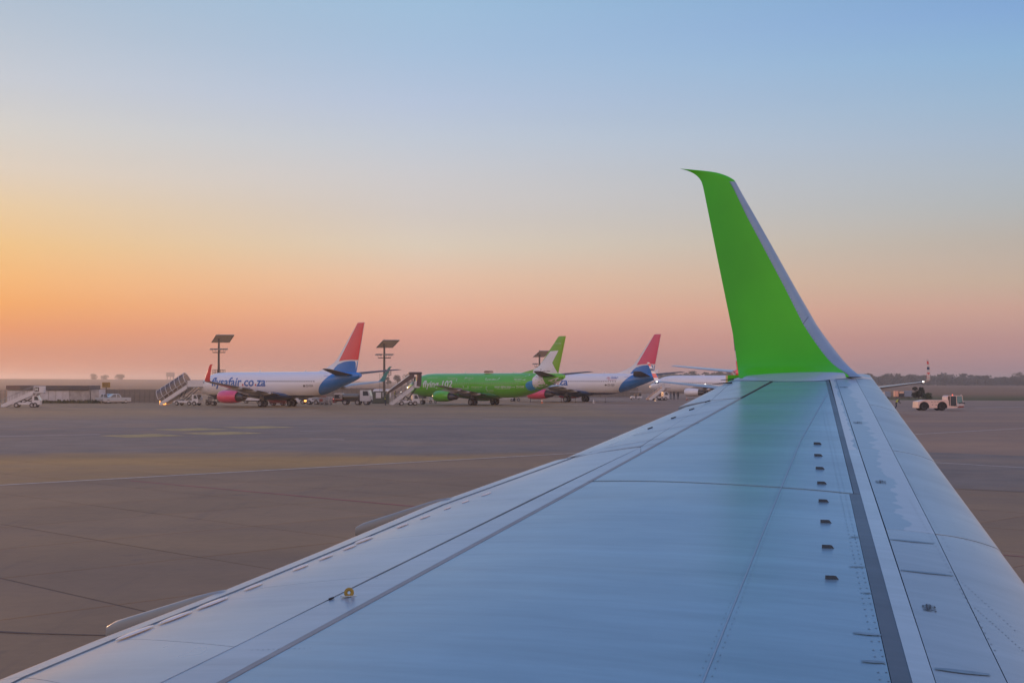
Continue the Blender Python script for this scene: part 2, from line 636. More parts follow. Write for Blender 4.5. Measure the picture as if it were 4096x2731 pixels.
stripe('white_line', (-40, 29.8), (120, 189.0), 0.16, 0.036, M_WHITE_PAINT)
stripe('white_line', g2(-300, 1752), g2(400, 1737), 0.22, 0.019, M_WHITE_PAINT)
stripe('white_line', g2(1200, 1724), g2(1340, 1722), 0.22, 0.019, M_WHITE_PAINT)
stripe('white_line', g2(1240, 1755), g2(1380, 1759), 0.18, 0.019, M_WHITE_PAINT)
stripe('white_line', g2(1930, 1677), g2(2250, 1674), 0.30, 0.019, M_WHITE_PAINT)
stripe('white_line', g2(3900, 1631), g2(4300, 1624), 0.4, 0.019, M_WHITE_PAINT)
stripe('white_line', g2(3700, 1848), g2(4300, 1883), 0.13, 0.019, M_WHITE_PAINT)
stripe('red_line', g2(520, 1925), g2(1660, 2029), 0.14, 0.0365, M_RED_PAINT)
stripe('red_line', g2(3960, 2220), g2(4300, 2249), 0.07, 0.0365, M_RED_PAINT)
stripe('tar_strip', g2(-300, 2518), g2(120, 2540), 0.10, 0.037, M_TAR)
stripe('tar_strip', g2(120, 2540), g2(900, 2562), 0.055, 0.037, M_TAR)
stripe('tar_strip', g2(3790, 1955), g2(4300, 1978), 0.10, 0.0375, M_TAR)


def yellow_slab(x0, x1, y):
    """a slab painted yellow with a dark ring left open in it"""
    c = ground_at((x0 + x1) / 2, y)
    h = 4.42 / 2
    out = [D1 * (sx * h) + D2 * (sy * h) for sx, sy in ((-1, -1), (1, -1), (1, 1), (-1, 1))]
    mb = MB()
    # outer frame, cross of bars and a centre square
    def quad(f0, f1, ang0, ang1):
        pass
    for f0, f1 in ((1.0, 0.62), (0.52, 0.0)):
        a = [c + v * f0 for v in out]; b = [c + v * f1 for v in out]
        if f1 == 0.0:
            mb.add([(p.x, p.y, 0.021) for p in a], [(0, 1, 2, 3)])
        else:
            mb.add([(p.x, p.y, 0.021) for p in a + b], [(i, (i + 1) % 4, 4 + (i + 1) % 4, 4 + i) for i in range(4)])
    o = mb.build('yellow_square', M_YELLOW_PAINT, APRON)
    return o


for a in ((393, 744, 1743), (732, 1042, 1733.5), (619, 905, 1718), (893, 1172, 1709.5)):
    yellow_slab(*a)

# ================================================================== the wing we look out over
WA, WP, WQ = 1.487, 0.06, 0.085


def wing_unproject_plane(x, y, dz=0.0):
    """point of the wing's chord plane (lowered by dz) on the line of sight"""
    d = ray(x, y)
    # z = EYE.z - WA - dz + WP X + WQ Y
    t = (-(WA + dz)) / (d.z - WP * d.x - WQ * d.y)
    return EYE + d * t


LE_T = wing_unproject_plane(3487, 1516, 0.095)
LE_B = wing_unproject_plane(4096, 2359, 0.22)
TE_T = wing_unproject_plane(2908, 1530, 0.05)
TE_B = wing_unproject_plane(0, 2703, 0.13)


def linedist(P, A, B):
    d = Vector((B.x - A.x, B.y - A.y)).normalized()
    n = Vector((-d.y, d.x))
    return n.dot(Vector((P[0] - A.x, P[1] - A.y)))


def chord_c(X, Y):
    dl = -linedist((X, Y), LE_B, LE_T)       # positive to the right of the edge
    dt = -linedist((X, Y), TE_B, TE_T)
    # inside the wing: right of the trailing edge, left of the leading edge
    a = dt
    b = -dl
    ch = max(0.3, a + b)
    return a / ch, ch


def camber(c, ch):
    if c > 0.5:
        t = (c - 0.5) / 0.5
        return -ch * (0.016 * t * t + 0.036 * t ** 6)
    t = (0.5 - c) / 0.5
    return -ch * 0.034 * t ** 1.9


def H(X, Y):
    c, ch = chord_c(X, Y)
    return EYE.z - WA + WP * X + WQ * Y + camber(min(max(c, -0.05), 1.03), ch)


def on_wing(x, y, lift=0.0):
    d = ray(x, y)
    P = wing_unproject_plane(x, y)
    lo, hi = P.length * 0.0 + 0.4, 3.0
    base = (P - EYE).length / d.length
    t0, t1 = base * 0.5, base * 2.2
    f0 = (EYE + d * t0).z - H(*(EYE + d * t0)[:2])
    for _ in range(60):
        tm = (t0 + t1) / 2
        p = EYE + d * tm
        if (p.z - H(p.x, p.y)) > 0:
            t0 = tm
        else:
            t1 = tm
    p = EYE + d * ((t0 + t1) / 2)
    return Vector((p.x, p.y, H(p.x, p.y) + lift))


def wing_material(name, base, streak=0.15, rough=0.36, coat=0.62, dirt=0.0):
    m_, nt, N, L, b = nodes_of(name)
    g = NG(nt)
    geo = N.new('ShaderNodeNewGeometry'); pos = geo.outputs['Position']
    rot = N.new('ShaderNodeMapping'); rot.inputs['Rotation'].default_value = (0, 0, R(26)); L.new(pos, rot.inputs[0])
    v = rot.outputs[0]
    n1 = g.noise(v, 1.0, 5, 0.6, (0.35, 3.2, 1))
    n2 = g.noise(v, 6.0, 5, 0.65, (0.4, 3.0, 1))
    n3 = g.noise(pos, 45.0, 3, 0.5)
    n4 = g.noise(pos, 0.8, 4, 0.6)
    col = g.mix(1.0, (*base, 1), g.mr(n1, 0.3, 0.7, 1 - streak, 1 + streak), 'MULTIPLY')
    col = g.mix(1.0, col, g.mr(n2, 0.3, 0.7, 1 - streak * .5, 1 + streak * .5), 'MULTIPLY')
    n5 = g.noise(v, 1.6, 6, 0.65, (0.22, 4.5, 1))
    col = g.mix(g.mr(n5, 0.52, 0.76, 0.0, 0.2), col, tuple(min(1, c * 1.35 + .03) for c in base))
    n6 = g.noise(v, 2.5, 5, 0.6, (0.3, 2.5, 1))
    col = g.mix(g.mr(n6, 0.58, 0.78, 0.0, 0.22), col, tuple(c * .62 for c in base))
    if dirt:
        col = g.mix(g.mr(n2, 0.55, 0.75, 0.0, dirt), col, (0.12, 0.11, 0.10))
    L.new(col, b.inputs['Base Color'])
    L.new(g.mr(n4, 0.3, 0.7, rough - 0.05, rough + 0.09), b.inputs['Roughness'])
    b.inputs['Coat Weight'].default_value = coat
    b.inputs['Coat Roughness'].default_value = 0.27
    g.bump(g.m('ADD', n3, g.m('MULTIPLY', n1, 2.0)), 0.035, 0.01, b)
    return m_


M_WSKIN = wing_material('wing_grey_paint', (0.155, 0.285, 0.385))
M_WAFT = wing_material('wing_aft_paint', (0.235, 0.315, 0.40), 0.12)
M_WPALE = wing_material('wing_pale_paint', (0.32, 0.42, 0.48), 0.10, 0.34)
M_WSLAT = wing_material('slat_grey_paint', (0.23, 0.32, 0.385), 0.10, 0.36, 0.4)
M_WDARK = wing_material('sealant_grey', (0.07, 0.10, 0.13), 0.14, 0.5, 0.15)
M_WBAND = wing_material('aft_band_grey', (0.20, 0.205, 0.215), 0.12, 0.5, 0.2)
M_GAP = mat('panel_gap', (0.018, 0.020, 0.024), 0.8)
M_METAL = mat('bare_metal', (0.45, 0.46, 0.48), 0.35, 0.8, var=0.1)


def worn_edge_material(name, a, c, edge, wob):
    """paint of one tone with a wavy worn edge to another, across the panel"""
    m_, nt, N, L, b = nodes_of(name)
    g = NG(nt)
    uv = N.new('ShaderNodeUVMap')
    sp = N.new('ShaderNodeSeparateXYZ'); L.new(uv.outputs[0], sp.inputs[0])
    geo = N.new('ShaderNodeNewGeometry'); pos = geo.outputs['Position']
    rot = N.new('ShaderNodeMapping'); rot.inputs['Rotation'].default_value = (0, 0, R(14)); L.new(pos, rot.inputs[0])
    n1 = g.noise(rot.outputs[0], 1.0, 3, 0.5, (0.5, 2.4, 1))
    n2 = g.noise(rot.outputs[0], 3.4, 2, 0.4, (0.8, 2.2, 1))
    t = g.m('ADD', sp.outputs[1], g.m('ADD', g.m('MULTIPLY', g.m('SUBTRACT', n1, 0.5), wob), g.m('MULTIPLY', g.m('SUBTRACT', n2, 0.5), wob * 0.7)))
    f = g.mr(t, edge - 0.02, edge + 0.02)
    col = g.mix(f, (*a, 1), (*c, 1))
    n3 = g.noise(rot.outputs[0], 5.0, 5, 0.6, (0.4, 3, 1))
    col = g.mix(1.0, col, g.mr(n3, 0.3, 0.7, 0.94, 1.06), 'MULTIPLY')
    L.new(col, b.inputs['Base Color'])
    b.inputs['Roughness'].default_value = 0.36
    b.inputs['Coat Weight'].default_value = 0.4
    b.inputs['Coat Roughness'].default_value = 0.18
    return m_


M_WEDGE1 = worn_edge_material('worn_leading_panel', (0.185, 0.28, 0.365), (0.31, 0.38, 0.45), 0.52, 0.75)
M_WEDGE2 = worn_edge_material('worn_sealant_panel', (0.42, 0.47, 0.51), (0.18, 0.28, 0.37), 0.72, 1.1)

WING = thing('airliner_wing', 'pale grey airliner wing with green upturned winglet filling the foreground', 'airplane wing',
             (2.2, 9.0, 0))
WOFF = -Vector((2.2, 9.0, 0))


def wpatch(name, corners, m_, nu=14, nv=8, lift=0.0, gap=0.0035, depth=0.03, round_te=0.0, parent=None):
    """a skin panel: four corners (pixels or points) in order rear outboard, front outboard, front inboard, rear inboard;
    it follows the wing surface, has a rim and stops short of its neighbours by the gap"""
    P = [on_wing(*c) if not isinstance(c, Vector) else c for c in corners]
    P = [Vector((p.x, p.y)) for p in P]
    cen = sum(P, Vector((0, 0))) / 4
    ro, fo, fi, ri = P
    lu = ((ro - ri).length + (fo - fi).length) / 2
    lv = ((fo - ro).length + (fi - ri).length) / 2
    gu, gv = gap / max(lu, .02), gap / max(lv, .02)

    def pt(u, v, dz=0.0):
        uu = gu + (1 - 2 * gu) * u
        vv = gv + (1 - 2 * gv) * v
        a = ri.lerp(ro, uu); b_ = fi.lerp(fo, uu)
        q = a.lerp(b_, vv)
        z = H(q.x, q.y) + lift + dz
        if round_te:
            z -= round_te * max(0, 0.35 - v) ** 2 / 0.1225
        return Vector((q.x, q.y, z)) + WOFF
    vs, fs, uvs = [], [], []
    for i in range(nu + 1):
        for j in range(nv + 1):
            vs.append(pt(i / nu, j / nv)); uvs.append((i / nu, j / nv))
    W = nv + 1
    for i in range(nu):
        for j in range(nv):
            fs.append((i * W + j, i * W + j + 1, (i + 1) * W + j + 1, (i + 1) * W + j))
    edge = [(i, 0) for i in range(nu + 1)] + [(nu, j) for j in range(1, nv + 1)] + [(i, nv) for i in range(nu - 1, -1, -1)] + [(0, j) for j in range(nv - 1, 0, -1)]
    o0 = len(vs)
    for (i, j) in edge:
        vs.append(pt(i / nu, j / nv, -depth)); uvs.append((i / nu, j / nv))
    n = len(edge)
    for k in range(n):
        a, b_ = edge[k], edge[(k + 1) % n]
        fs.append((a[0] * W + a[1], b_[0] * W + b_[1], o0 + (k + 1) % n, o0 + k))
    me = bpy.data.meshes.new(name)
    me.from_pydata([tuple(v) for v in vs], [], fs)
    me.materials.append(m_)
    uvl = me.uv_layers.new(name='UVMap')
    for lp in me.loops:
        uvl.data[lp.index].uv = uvs[lp.vertex_index]
    bm = bmesh.new(); bm.from_mesh(me)
    bmesh.ops.recalc_face_normals(bm, faces=bm.faces)
    bm.to_mesh(me); bm.free()
    for p in me.polygons:
        p.use_smooth = True
    me.set_sharp_from_angle(angle=R(30))
    return obj(name, me, parent or WING)


def ext(p, q, t):
    """point on the line p to q, at t (in pixels)"""
    return (p[0] + (q[0] - p[0]) * t, p[1] + (q[1] - p[1]) * t)


# span lines, as (tip, root) pixels; root ends lie well below the picture
def lext(p, q, y):
    t = (y - p[1]) / (q[1] - p[1])
    return ext(p, q, t)


YB = 3000
A_T, A_B = (3415, 1503), (4025, 2727)
B_T, B_B = (3337, 1501), (3741, 2727)
S1_T, S1_B = (3316, 1522), (3648, 2727)
S2_T, S2_M, S2_N, S2_B = (3303, 1522), (3416, 1973), (3399, 1975), (3568, 2727)
R_T, R_B = (3087, 1524), (900, 2711)


def lineR(y):
    return lext((2962, 1592), R_B, y)


# ---- dark understructure seen through the panel gaps, and the closed lower skin
def build_core():
    corners = [on_wing(2935, 1512), on_wing(3478, 1514), None, None]
    P = [Vector((TE_T.x, TE_T.y)), Vector((LE_T.x, LE_T.y)), Vector((LE_B.x, LE_B.y)), Vector((TE_B.x, TE_B.y))]
    P[2] = P[1] + (P[2] - P[1]) * 1.35
    P[3] = P[0] + (P[3] - P[0]) * 1.45
    nu, nv = 24, 14
    vs, fs = [], []
    for dz in (-0.016, None):
        for i in range(nu + 1):
            a = P[3].lerp(P[0], i / nu); b_ = P[2].lerp(P[1], i / nu)
            ch = (b_ - a).length
            for j in range(nv + 1):
                v = 0.10 + 0.885 * j / nv
                q = a.lerp(b_, v)
                z = H(q.x, q.y)
                if dz is None:
                    z -= 0.016 + ch * 0.115 * math.sin(PI * min(1, v) ** 0.7) ** 0.8
                else:
                    z += dz - 0.02 * max(0, v - 0.8) / 0.2
                vs.append(Vector((q.x, q.y, z)) + WOFF)
    W = nv + 1; K = (nu + 1) * W
    for i in range(nu):
        for j in range(nv):
            fs.append((i * W + j, i * W + j + 1, (i + 1) * W + j + 1, (i + 1) * W + j))
            fs.append((K + i * W + j, K + (i + 1) * W + j, K + (i + 1) * W + j + 1, K + i * W + j + 1))
    for i in range(nu):
        for j in (0, nv):
            fs.append((i * W + j, (i + 1) * W + j, K + (i + 1) * W + j, K + i * W + j))
    mb = MB(); mb.add(vs, fs)
    mb.build('wing_structure', M_GAP, WING, smooth=True)


build_core()

# ---- main skins
wpatch('skin_panel', [R_T, S2_T, S2_M, (2360, 1923)], M_WSKIN, 26, 16)
wpatch('skin_panel', [(2358, 1926), S2_N, lext(S2_N, S2_B, YB), lineR(YB)], M_WSKIN, 26, 16)
# ---- dark sealant stripe behind the front spar and the pale strip before it
wpatch('sealant_stripe', [S2_T, S1_T, lext(S1_T, (3454, 2000), 1975), S2_M], M_WDARK, 14, 3, lift=0.001, gap=-0.001)
wpatch('sealant_stripe', [S2_N, lext(S1_T, (3454, 2000), 1976), lext((3454, 2000), S1_B, YB), lext(S2_N, S2_B, YB)], M_WDARK, 18, 3, lift=0.001, gap=-0.001)
wpatch('spar_strip', [(3316, 1505), B_T, lext(B_T, B_B, 1800), lext(S1_T, S1_B, 1800)], M_WEDGE2, 16, 4, lift=0.003, gap=0.001)
wpatch('spar_strip', [lext(S1_T, S1_B, 1800), lext(B_T, B_B, 1800), lext(B_T, B_B, YB), lext(S1_T, S1_B, YB)], M_WPALE, 20, 4, lift=0.003, gap=0.001)
# ---- fixed leading edge panels between the lines B and A
cutsB = [(3337, 1500), (3375, 1611), (3434, 1789), (3543, 2115), lext(B_T, B_B, YB)]
cutsA = [(3412, 1496), (3477, 1617), (3570, 1801), (3741, 2135), lext(A_T, A_B, YB)]
for k in range(4):
    wpatch('leading_edge_panel', [cutsB[k], cutsA[k], cutsA[k + 1], cutsB[k + 1]], M_WEDGE1 if k < 3 else M_WSLAT, 12, 6, gap=0.002)


# ---- slats: upper skin, round nose and return below
def slat(pA0, pL0, pA1, pL1):
    a0, a1 = on_wing(*pA0), on_wing(*pA1)

    def le_pt(p):
        t = (p[1] - 1516) / (2359 - 1516.0)
        # parameter along the leading edge by the picture line
        d = ray(*p)
        best = None
        A, B = LE_T, LE_B
        # intersect viewing ray with the vertical plane through the leading edge
        n = Vector((-(B.y - A.y), B.x - A.x))
        tt = n.dot(Vector((A.x, A.y))) / n.dot(Vector((d.x, d.y)))
        q = EYE + d * tt
        return q
    l0, l1 = le_pt(pL0), le_pt(pL1)
    nu, na, nn = 14, 9, 8
    rows = []
    for i in range(nu + 1):
        u = 0.004 + 0.992 * i / nu
        a = a1.lerp(a0, u); l = l1.lerp(l0, u)
        row = []
        for j in range(na + 1):
            q = a.lerp(l, 0.006 + 0.994 * j / na)
            row.append(Vector((q.x, q.y, H(q.x, q.y))))
        d = (row[-1] - row[-2]); dh = Vector((d.x, d.y, 0)).normalized()
        sl0 = math.atan2(-d.z, Vector((d.x, d.y)).length)
        r = 0.055 + 0.02 * (1 - u)
        c = row[-1] - Vector((dh.x * math.sin(sl0), dh.y * math.sin(sl0), math.cos(sl0))) * r
        for j in range(1, nn + 1):
            t = sl0 + (PI - 0.5 - sl0) * j / nn
            row.append(c + Vector((dh.x * math.sin(t), dh.y * math.sin(t), math.cos(t))) * r)
        e = row[-1]
        row.append(e - dh * 0.25 - Vector((0, 0, 0.06)))
        rows.append([p + WOFF for p in row])
    mb = MB(); mb.loft(rows, closed=False)
    n = len(rows[0])
    # end walls
    for rr in (rows[0], rows[-1]):
        mb.add(rr, [tuple(range(n))])
    # small step at the slat's rear edge
    mb.add([r_[0] for r_ in rows] + [r_[0] - Vector((0, 0, .03)) for r_ in rows], [(i, i + 1, nu + 2 + i, nu + 1 + i) for i in range(nu)])
    o = mb.build('slat', M_WSLAT, WING, smooth=True)
    return o


cutsL = [(3478, 1508), (3587, 1643), (3727, 1837), (3983, 2200), (4700, 3190)]
for k in range(4):
    slat(cutsA[k], cutsL[k], cutsA[k + 1], cutsL[k + 1])
# ---- behind the rear spar
wpatch('aft_band', [(3087, 1524), (3093, 1527), (2966, 1595), (2958, 1592)], M_GAP, 8, 2, lift=0.001, gap=0.001)


def off(p, dx):
    return (p[0] + dx, p[1])


wpatch('aft_band', [(2959, 1592), (2968, 1594), (2366, 1926), (2350, 1926)], M_WBAND, 12, 3, lift=0.002, gap=0.002)
wpatch('aft_band', [(2350, 1927), (2367, 1927), off(lineR(YB), 44), lineR(YB)], M_WBAND, 18, 3, lift=0.002, gap=0.002)
G1 = [(2846, 1600), (2593, 1714), (2408, 1795)]
G2_T, G2_B = (2563, 1787), (937, 2584)
# strip between rear band and hinge line (spoiler support panels)
wpatch('aft_panel', [(2950, 1508), (3086, 1523), (2960, 1591), (2846, 1600)], M_WAFT, 10, 8)
wpatch('aft_panel', [(2845, 1601), (2957, 1593), (2563, 1809), (2563, 1786)], M_WAFT, 14, 6)
wpatch('aft_panel', [(2563, 1787), (2562, 1811), lineR(3050), lext(G2_T, G2_B, 2990)], M_WAFT, 30, 5)
# ailerons and spoilers between hinge line and trailing edge
M_TE = wing_material('trailing_edge_paint', (0.23, 0.315, 0.40), 0.10, 0.30, 0.6)
wpatch('wing_tip_edge', [(2925, 1518), (2948, 1509), (2846, 1600), (2712, 1625)], M_WAFT, 10, 5, round_te=0.01)
wpatch('aileron', [(2708, 1633), (2842, 1602), (2408, 1797), (2214, 1838)], M_TE, 16, 8, round_te=0.03, lift=-0.006)
wpatch('aft_panel', [(2404, 1797), (2846, 1603), (2561, 1786), (2300, 1826)], M_WAFT, 12, 5, lift=0.001)
HL = [(2290, 1828), (1775, 2014), (1405, 2170), (925, 2366), (455, 2552), (95, 2702)]
TL = [(2212, 1841), (1690, 2026), (1300, 2190), (800, 2392), (330, 2572), (-40, 2722)]
HG = [(2561, 1789), (2132, 1993), (1854, 2130), (1494, 2307), (937, 2587), (500, 2800)]
for k in range(5):
    wpatch('spoiler', [HL[k], HG[k], HG[k + 1], HL[k + 1]], M_TE, 16, 8, round_te=0.010, lift=0.002, gap=0.002)
    wpatch('flap', [TL[k], off(HL[k], -2), off(HL[k + 1], -2), TL[k + 1]], M_TE, 14, 8, round_te=0.004 + 0.002 * k, lift=-0.002, gap=0.0015)
wpatch('spoiler', [HL[5], HG[5], (100, 3000), (-300, 2900)], M_TE, 10, 8, round_te=0.010, lift=0.002, gap=0.002)
wpatch('flap', [TL[5], off(HL[5], -2), off((-300, 2900), -2), (-700, 2990)], M_TE, 10, 6, round_te=0.04, lift=-0.002, gap=0.0015)

# raised ovals painted pale to stand for reflections along the spoiler trailing edge
M_GLINT_OVAL = wing_material('glint_oval_paint', (0.72, 0.62, 0.54), 0.05, 0.25, 0.7)


def oval(px, py, lx, ly, hz, name='glint_oval', m_=None):
    c = on_wing(px, py)
    dv = (on_wing(px + 40, py - 16) - c).normalized()
    dn = Vector((-dv.y, dv.x, 0)).normalized()
    rings = []
    for k in range(5):
        t = k / 4 * PI / 2
        rr = []
        for i in range(16):
            a = 2 * PI * i / 16
            q = c + dv * (math.cos(a) * lx * math.cos(t)) + dn * (math.sin(a) * ly * math.cos(t))
            rr.append(Vector((q.x, q.y, H(q.x, q.y) + 0.003 + hz * math.sin(t))) + WOFF)
        rings.append(rr)
    mb = MB(); mb.loft(rings, False, True)
    mb.build(name, m_ or M_GLINT_OVAL, WING, smooth=True)


for p, s in (((1945, 1977), 1), ((1862, 2007), .7), ((1790, 2033), .7), ((1700, 2068), .9), ((1610, 2102), 1), ((1455, 2160), 1.4), ((1398, 2189), 1),
             ((1303, 2229), 1), ((1200, 2270), 1.05), ((1014, 2346), 1.1), ((850, 2412), 1.7), ((700, 2470), 1.7), ((540, 2530), 1.8)):
    oval(p[0], p[1], 0.070 * s, 0.018 * s, 0.006)

# small dark latches along the hinge line
for (x, y) in ((2830, 1606), (2766, 1638), (2693, 1672), (2600, 1713), (1325, 2396)):
    a = on_wing(x, y)
    mb = MB()
    p0, p1 = on_wing(x - 8, y + 3), on_wing(x + 10, y - 3)
    mb.tube(p0 + WOFF + Vector((0, 0, .004)), p1 + WOFF + Vector((0, 0, .006)), 0.006, 0.004, 6)
    mb.build('latch', M_GAP, WING)

M_STREAK = mat('sealant_white', (0.62, 0.62, 0.64), 0.45)
# chordwise streaks of sealant over the ribs
for (x0, y0, x1, y1) in ((2700, 1640, 2985, 1580), (2620, 1690, 2900, 1632), (2530, 1740, 2800, 1690), (2420, 1790, 2700, 1742), (2390, 1808, 2640, 1770),
                         (2960, 1545, 2980, 1543), (2860, 1575, 2970, 1548)):
    n = 8
    pts = [on_wing(x0 + (x1 - x0) * i / n, y0 + (y1 - y0) * i / n, 0.0065) + WOFF for i in range(n + 1)]
    up = Vector((0.25, 1.0, 0)).normalized() * 0.009
    mb = MB(); mb.add([p - up for p in pts] + [p + up for p in pts], [(i, i + 1, n + 2 + i, n + 1 + i) for i in range(n)])
    mb.build('sealant_streak', M_STREAK, WING)

# vortex generators
M_VG = mat('vortex_generator_grey', (0.035, 0.060, 0.085), 0.6)
VGP = [(3271, 1773), (3274, 1820), (3281, 1872), (3288, 1931), (3295, 2003), (3304, 2086), (3312, 2187), (3328, 2311)]
for (x, y) in VGP:
    c = on_wing(x, y + 4)
    k = c.y / FPX
    w = 0.060
    e = (on_wing(x + 30, y + 5) - on_wing(x - 30, y + 3)).normalized()
    n = Vector((-e.y, e.x, 0)).normalized() * 0.004
    pr = [(-w / 2, 0.0), (w / 2, 0.0), (w / 2 * 0.62, 0.0150), (w / 2 * 0.3, 0.0165), (-w / 2, 0.0165)]
    vs = []
    for s in (-1, 1):
        for (a, h) in pr:
            vs.append(c + e * a + n * s + Vector((0, 0, h)) + WOFF)
    mb = MB()
    mb.add(vs, [(0, 1, 2, 3, 4), (9, 8, 7, 6, 5)] + [(i, (i + 1) % 5, 5 + (i + 1) % 5, 5 + i) for i in range(5)])
    mb.build('vortex_generator', M_VG, WING)

# yellow tie-down eye
M_EYE = mat('yellow_eye_bolt', (0.27, 0.20, 0.035), 0.55, var=0.2, vscale=30)


def eye_bolt():
    c = on_wing(1396, 2385) + WOFF
    e = Vector((0.93, 0.36, 0)).normalized()
    up = Vector((0, 0, 1))
    R0, r0 = 0.016, 0.0085
    rings = []
    for i in range(20):
        a = 2 * PI * i / 20
        rad = e * math.cos(a) + up * math.sin(a)
        cc = c + up * 0.019 + rad * R0
        nrm = e.cross(up)
        rings.append([cc + rad * (math.cos(t) * r0) + nrm * (math.sin(t) * r0 * .7) for t in [2 * PI * k / 8 for k in range(8)]])
    rings.append(rings[0])
    mb = MB(); mb.loft(rings)
    root = mb.build('tie_down_eye', M_EYE, WING, smooth=True)
    mb = MB()
    nrm = e.cross(up)
    pl = []
    for i in range(14):
        a = 2 * PI * i / 14
        q = c + e * (math.cos(a) * 0.042) + nrm * (math.sin(a) * 0.022)
        pl.append(q)
    mb.loft([[p + up * .002 for p in pl], [p + up * .006 for p in pl]], False, True)
    mb.build('base_plate', M_WPALE, root)


eye_bolt()

# rivet rows: flat heads, one joined part
M_RIVET = mat('rivet_grey', (0.14, 0.215, 0.285), 0.5)


def rivets(lines):
    mb = MB()
    for (x0, y0, x1, y1, n, r) in lines:
        a, b_ = on_wing(x0, y0), on_wing(x1, y1)
        for i in range(n):
            q = a.lerp(b_, (i + random.uniform(-.12, .12)) / max(1, n - 1))
            z = H(q.x, q.y) + 0.0015
            vs = [Vector((q.x + math.cos(t) * r, q.y + math.sin(t) * r, z)) + WOFF for t in [PI / 3 * k for k in range(6)]]
            mb.add(vs, [tuple(range(6))])
    o = mb.build('rivet_heads', M_RIVET, WING, fix=False)
    o['kind'] = 'stuff'


rivets([(3285, 1620, 3520, 2720, 90, .005), (3297, 1620, 3553, 2720, 90, .005),
        (3190, 1770, 2800, 2700, 70, .004), (3205, 1770, 2850, 2700, 70, .004),
        (3640, 2000, 3980, 2600, 40, .005), (3505, 1640, 3640, 1900, 24, .005), (3600, 1860, 3800, 2200, 30, .005),
        (3700, 1950, 3900, 2200, 22, .004), (3850, 2330, 4060, 2520, 16, .0045), (3900, 2430, 4090, 2600, 16, .0045),
        (1240, 2590, 1010, 2598, 12, .004), (1500, 2312, 1120, 2352, 14, .004), (1860, 2134, 1480, 2182, 14, .004)])

# faint dark stains and thin seams on the skin
M_STAIN = mat('dark_stain', (0.135, 0.225, 0.30), 0.42, var=0.3, vscale=8)
M_SEAM = mat('seam_line', (0.24, 0.34, 0.43), 0.45)


def wline(name, pts, w, m_, lift=0.0025, taper=False):
    q = [on_wing(*p) for p in pts]
    mb = MB()
    # resample along the surface
    res = []
    for i in range(len(q) - 1):
        n = max(2, int((q[i + 1] - q[i]).length / 0.25))
        for k in range(n):
            res.append(q[i].lerp(q[i + 1], k / n))
    res.append(q[-1])
    vs = []
    for i, p in enumerate(res):
        d = (res[min(i + 1, len(res) - 1)] - res[max(i - 1, 0)]); d.z = 0; d.normalize()
        s = Vector((-d.y, d.x, 0)) * (w / 2) * (1.0 if not taper else 0.35 + 0.65 * math.sin(PI * (0.08 + 0.84 * i / (len(res) - 1))))
        for sg in (-1, 1):
            r_ = p + s * sg
            vs.append(Vector((r_.x, r_.y, H(r_.x, r_.y) + lift)) + WOFF)
    mb.add(vs, [(2 * i, 2 * i + 1, 2 * i + 3, 2 * i + 2) for i in range(len(res) - 1)])
    return mb.build(name, m_, WING, fix=False)


wline('seam', [(3312, 1569), (3202, 1763), (3100, 2010), (2811, 2729), (2700, 3000)], 0.006, M_SEAM)
for (x0, y0, x1, y1, w) in ((3401, 2147, 3436, 2148, .02), (3395, 2266, 3462, 2267, .02), (3450, 2371, 3486, 2372, .02), (3412, 2531, 3524, 2541, .03),
                            (3446, 2645, 3540, 2650, .03), (3560, 2157, 3735, 2174, .028), (3603, 2280, 3810, 2302, .03), (3740, 2675, 3960, 2700, .04)):
    wline('stain', [(x0, y0), ((x0 + x1) / 2, (y0 + y1) / 2), (x1, y1)], w, M_STAIN, 0.0035, True)

# stencilled warnings
M_STENCIL = mat('black_stencil', (0.03, 0.035, 0.045), 0.6)


def wtext(s, px, py, h, dx, dy):
    c = on_wing(px, py)
    e = (on_wing(px + dx, py + dy) - c); e.z = 0; e.normalize()
    n = Vector((-e.y, e.x, 0))
    bm = text_bm(s, 0.01)
    w = max(v.co.x for v in bm.verts)
    for v in bm.verts:
        q = c + e * ((v.co.x - w / 2) * h) + n * (v.co.y * h)
        v.co = Vector((q.x, q.y, H(q.x, q.y) + 0.0035)) + WOFF
    bm_obj('stencil', bm, M_STENCIL, WING)


for (x, y, h) in ((3382, 1549, .055), (3440, 1691, .055), (3535, 1929, .055), (3735, 2435, .055)):
    wtext('NO', x - 8, y, h, -6, -20)
    wtext('STEP', x + 8, y, h, -6, -20)

# ---- flap track fairings below the trailing edge
M_FAIR = wing_material('fairing_grey_paint', (0.27, 0.285, 0.285), 0.06, 0.4, 0.3)
AFT = Vector((-0.81, 0.59, 0))


def fairing(px, py, L0, L1, w, hgt, dz):
    d = ray(px, py)
    P = on_wing(px, py)
    rings = []
    n = 16
    side = Vector((AFT.y, -AFT.x, 0))
    for k in range(15):
        t = k / 14
        s = -L0 + (L0 + L1) * t
        taper = (1.0 if t < .97 else .86) * min(1.0, 0.45 + t * 2.2)
        ww, hh = w * taper, hgt * (0.35 + 0.65 * taper) * (1.0 if t < .98 else .85)
        c = P + AFT * s + Vector((0, 0, dz - 0.30 * max(0.0, s)))
        rings.append([c + side * (ww * math.copysign(abs(math.cos(a)) ** .4, math.cos(a))) + Vector((0, 0, hh * math.copysign(abs(math.sin(a)) ** .5, math.sin(a)))) + WOFF
                      for a in [2 * PI * i / n for i in range(n)]])
    mb = MB(); mb.loft(rings, True, True)
    return mb.build('flap_track_fairing', M_FAIR, WING, smooth=True)


fairing(1790, 1992, 0.15, 0.82, 0.070, 0.048, -0.036)
fairing(895, 2360, 0.15, 0.90, 0.075, 0.058, -0.046)

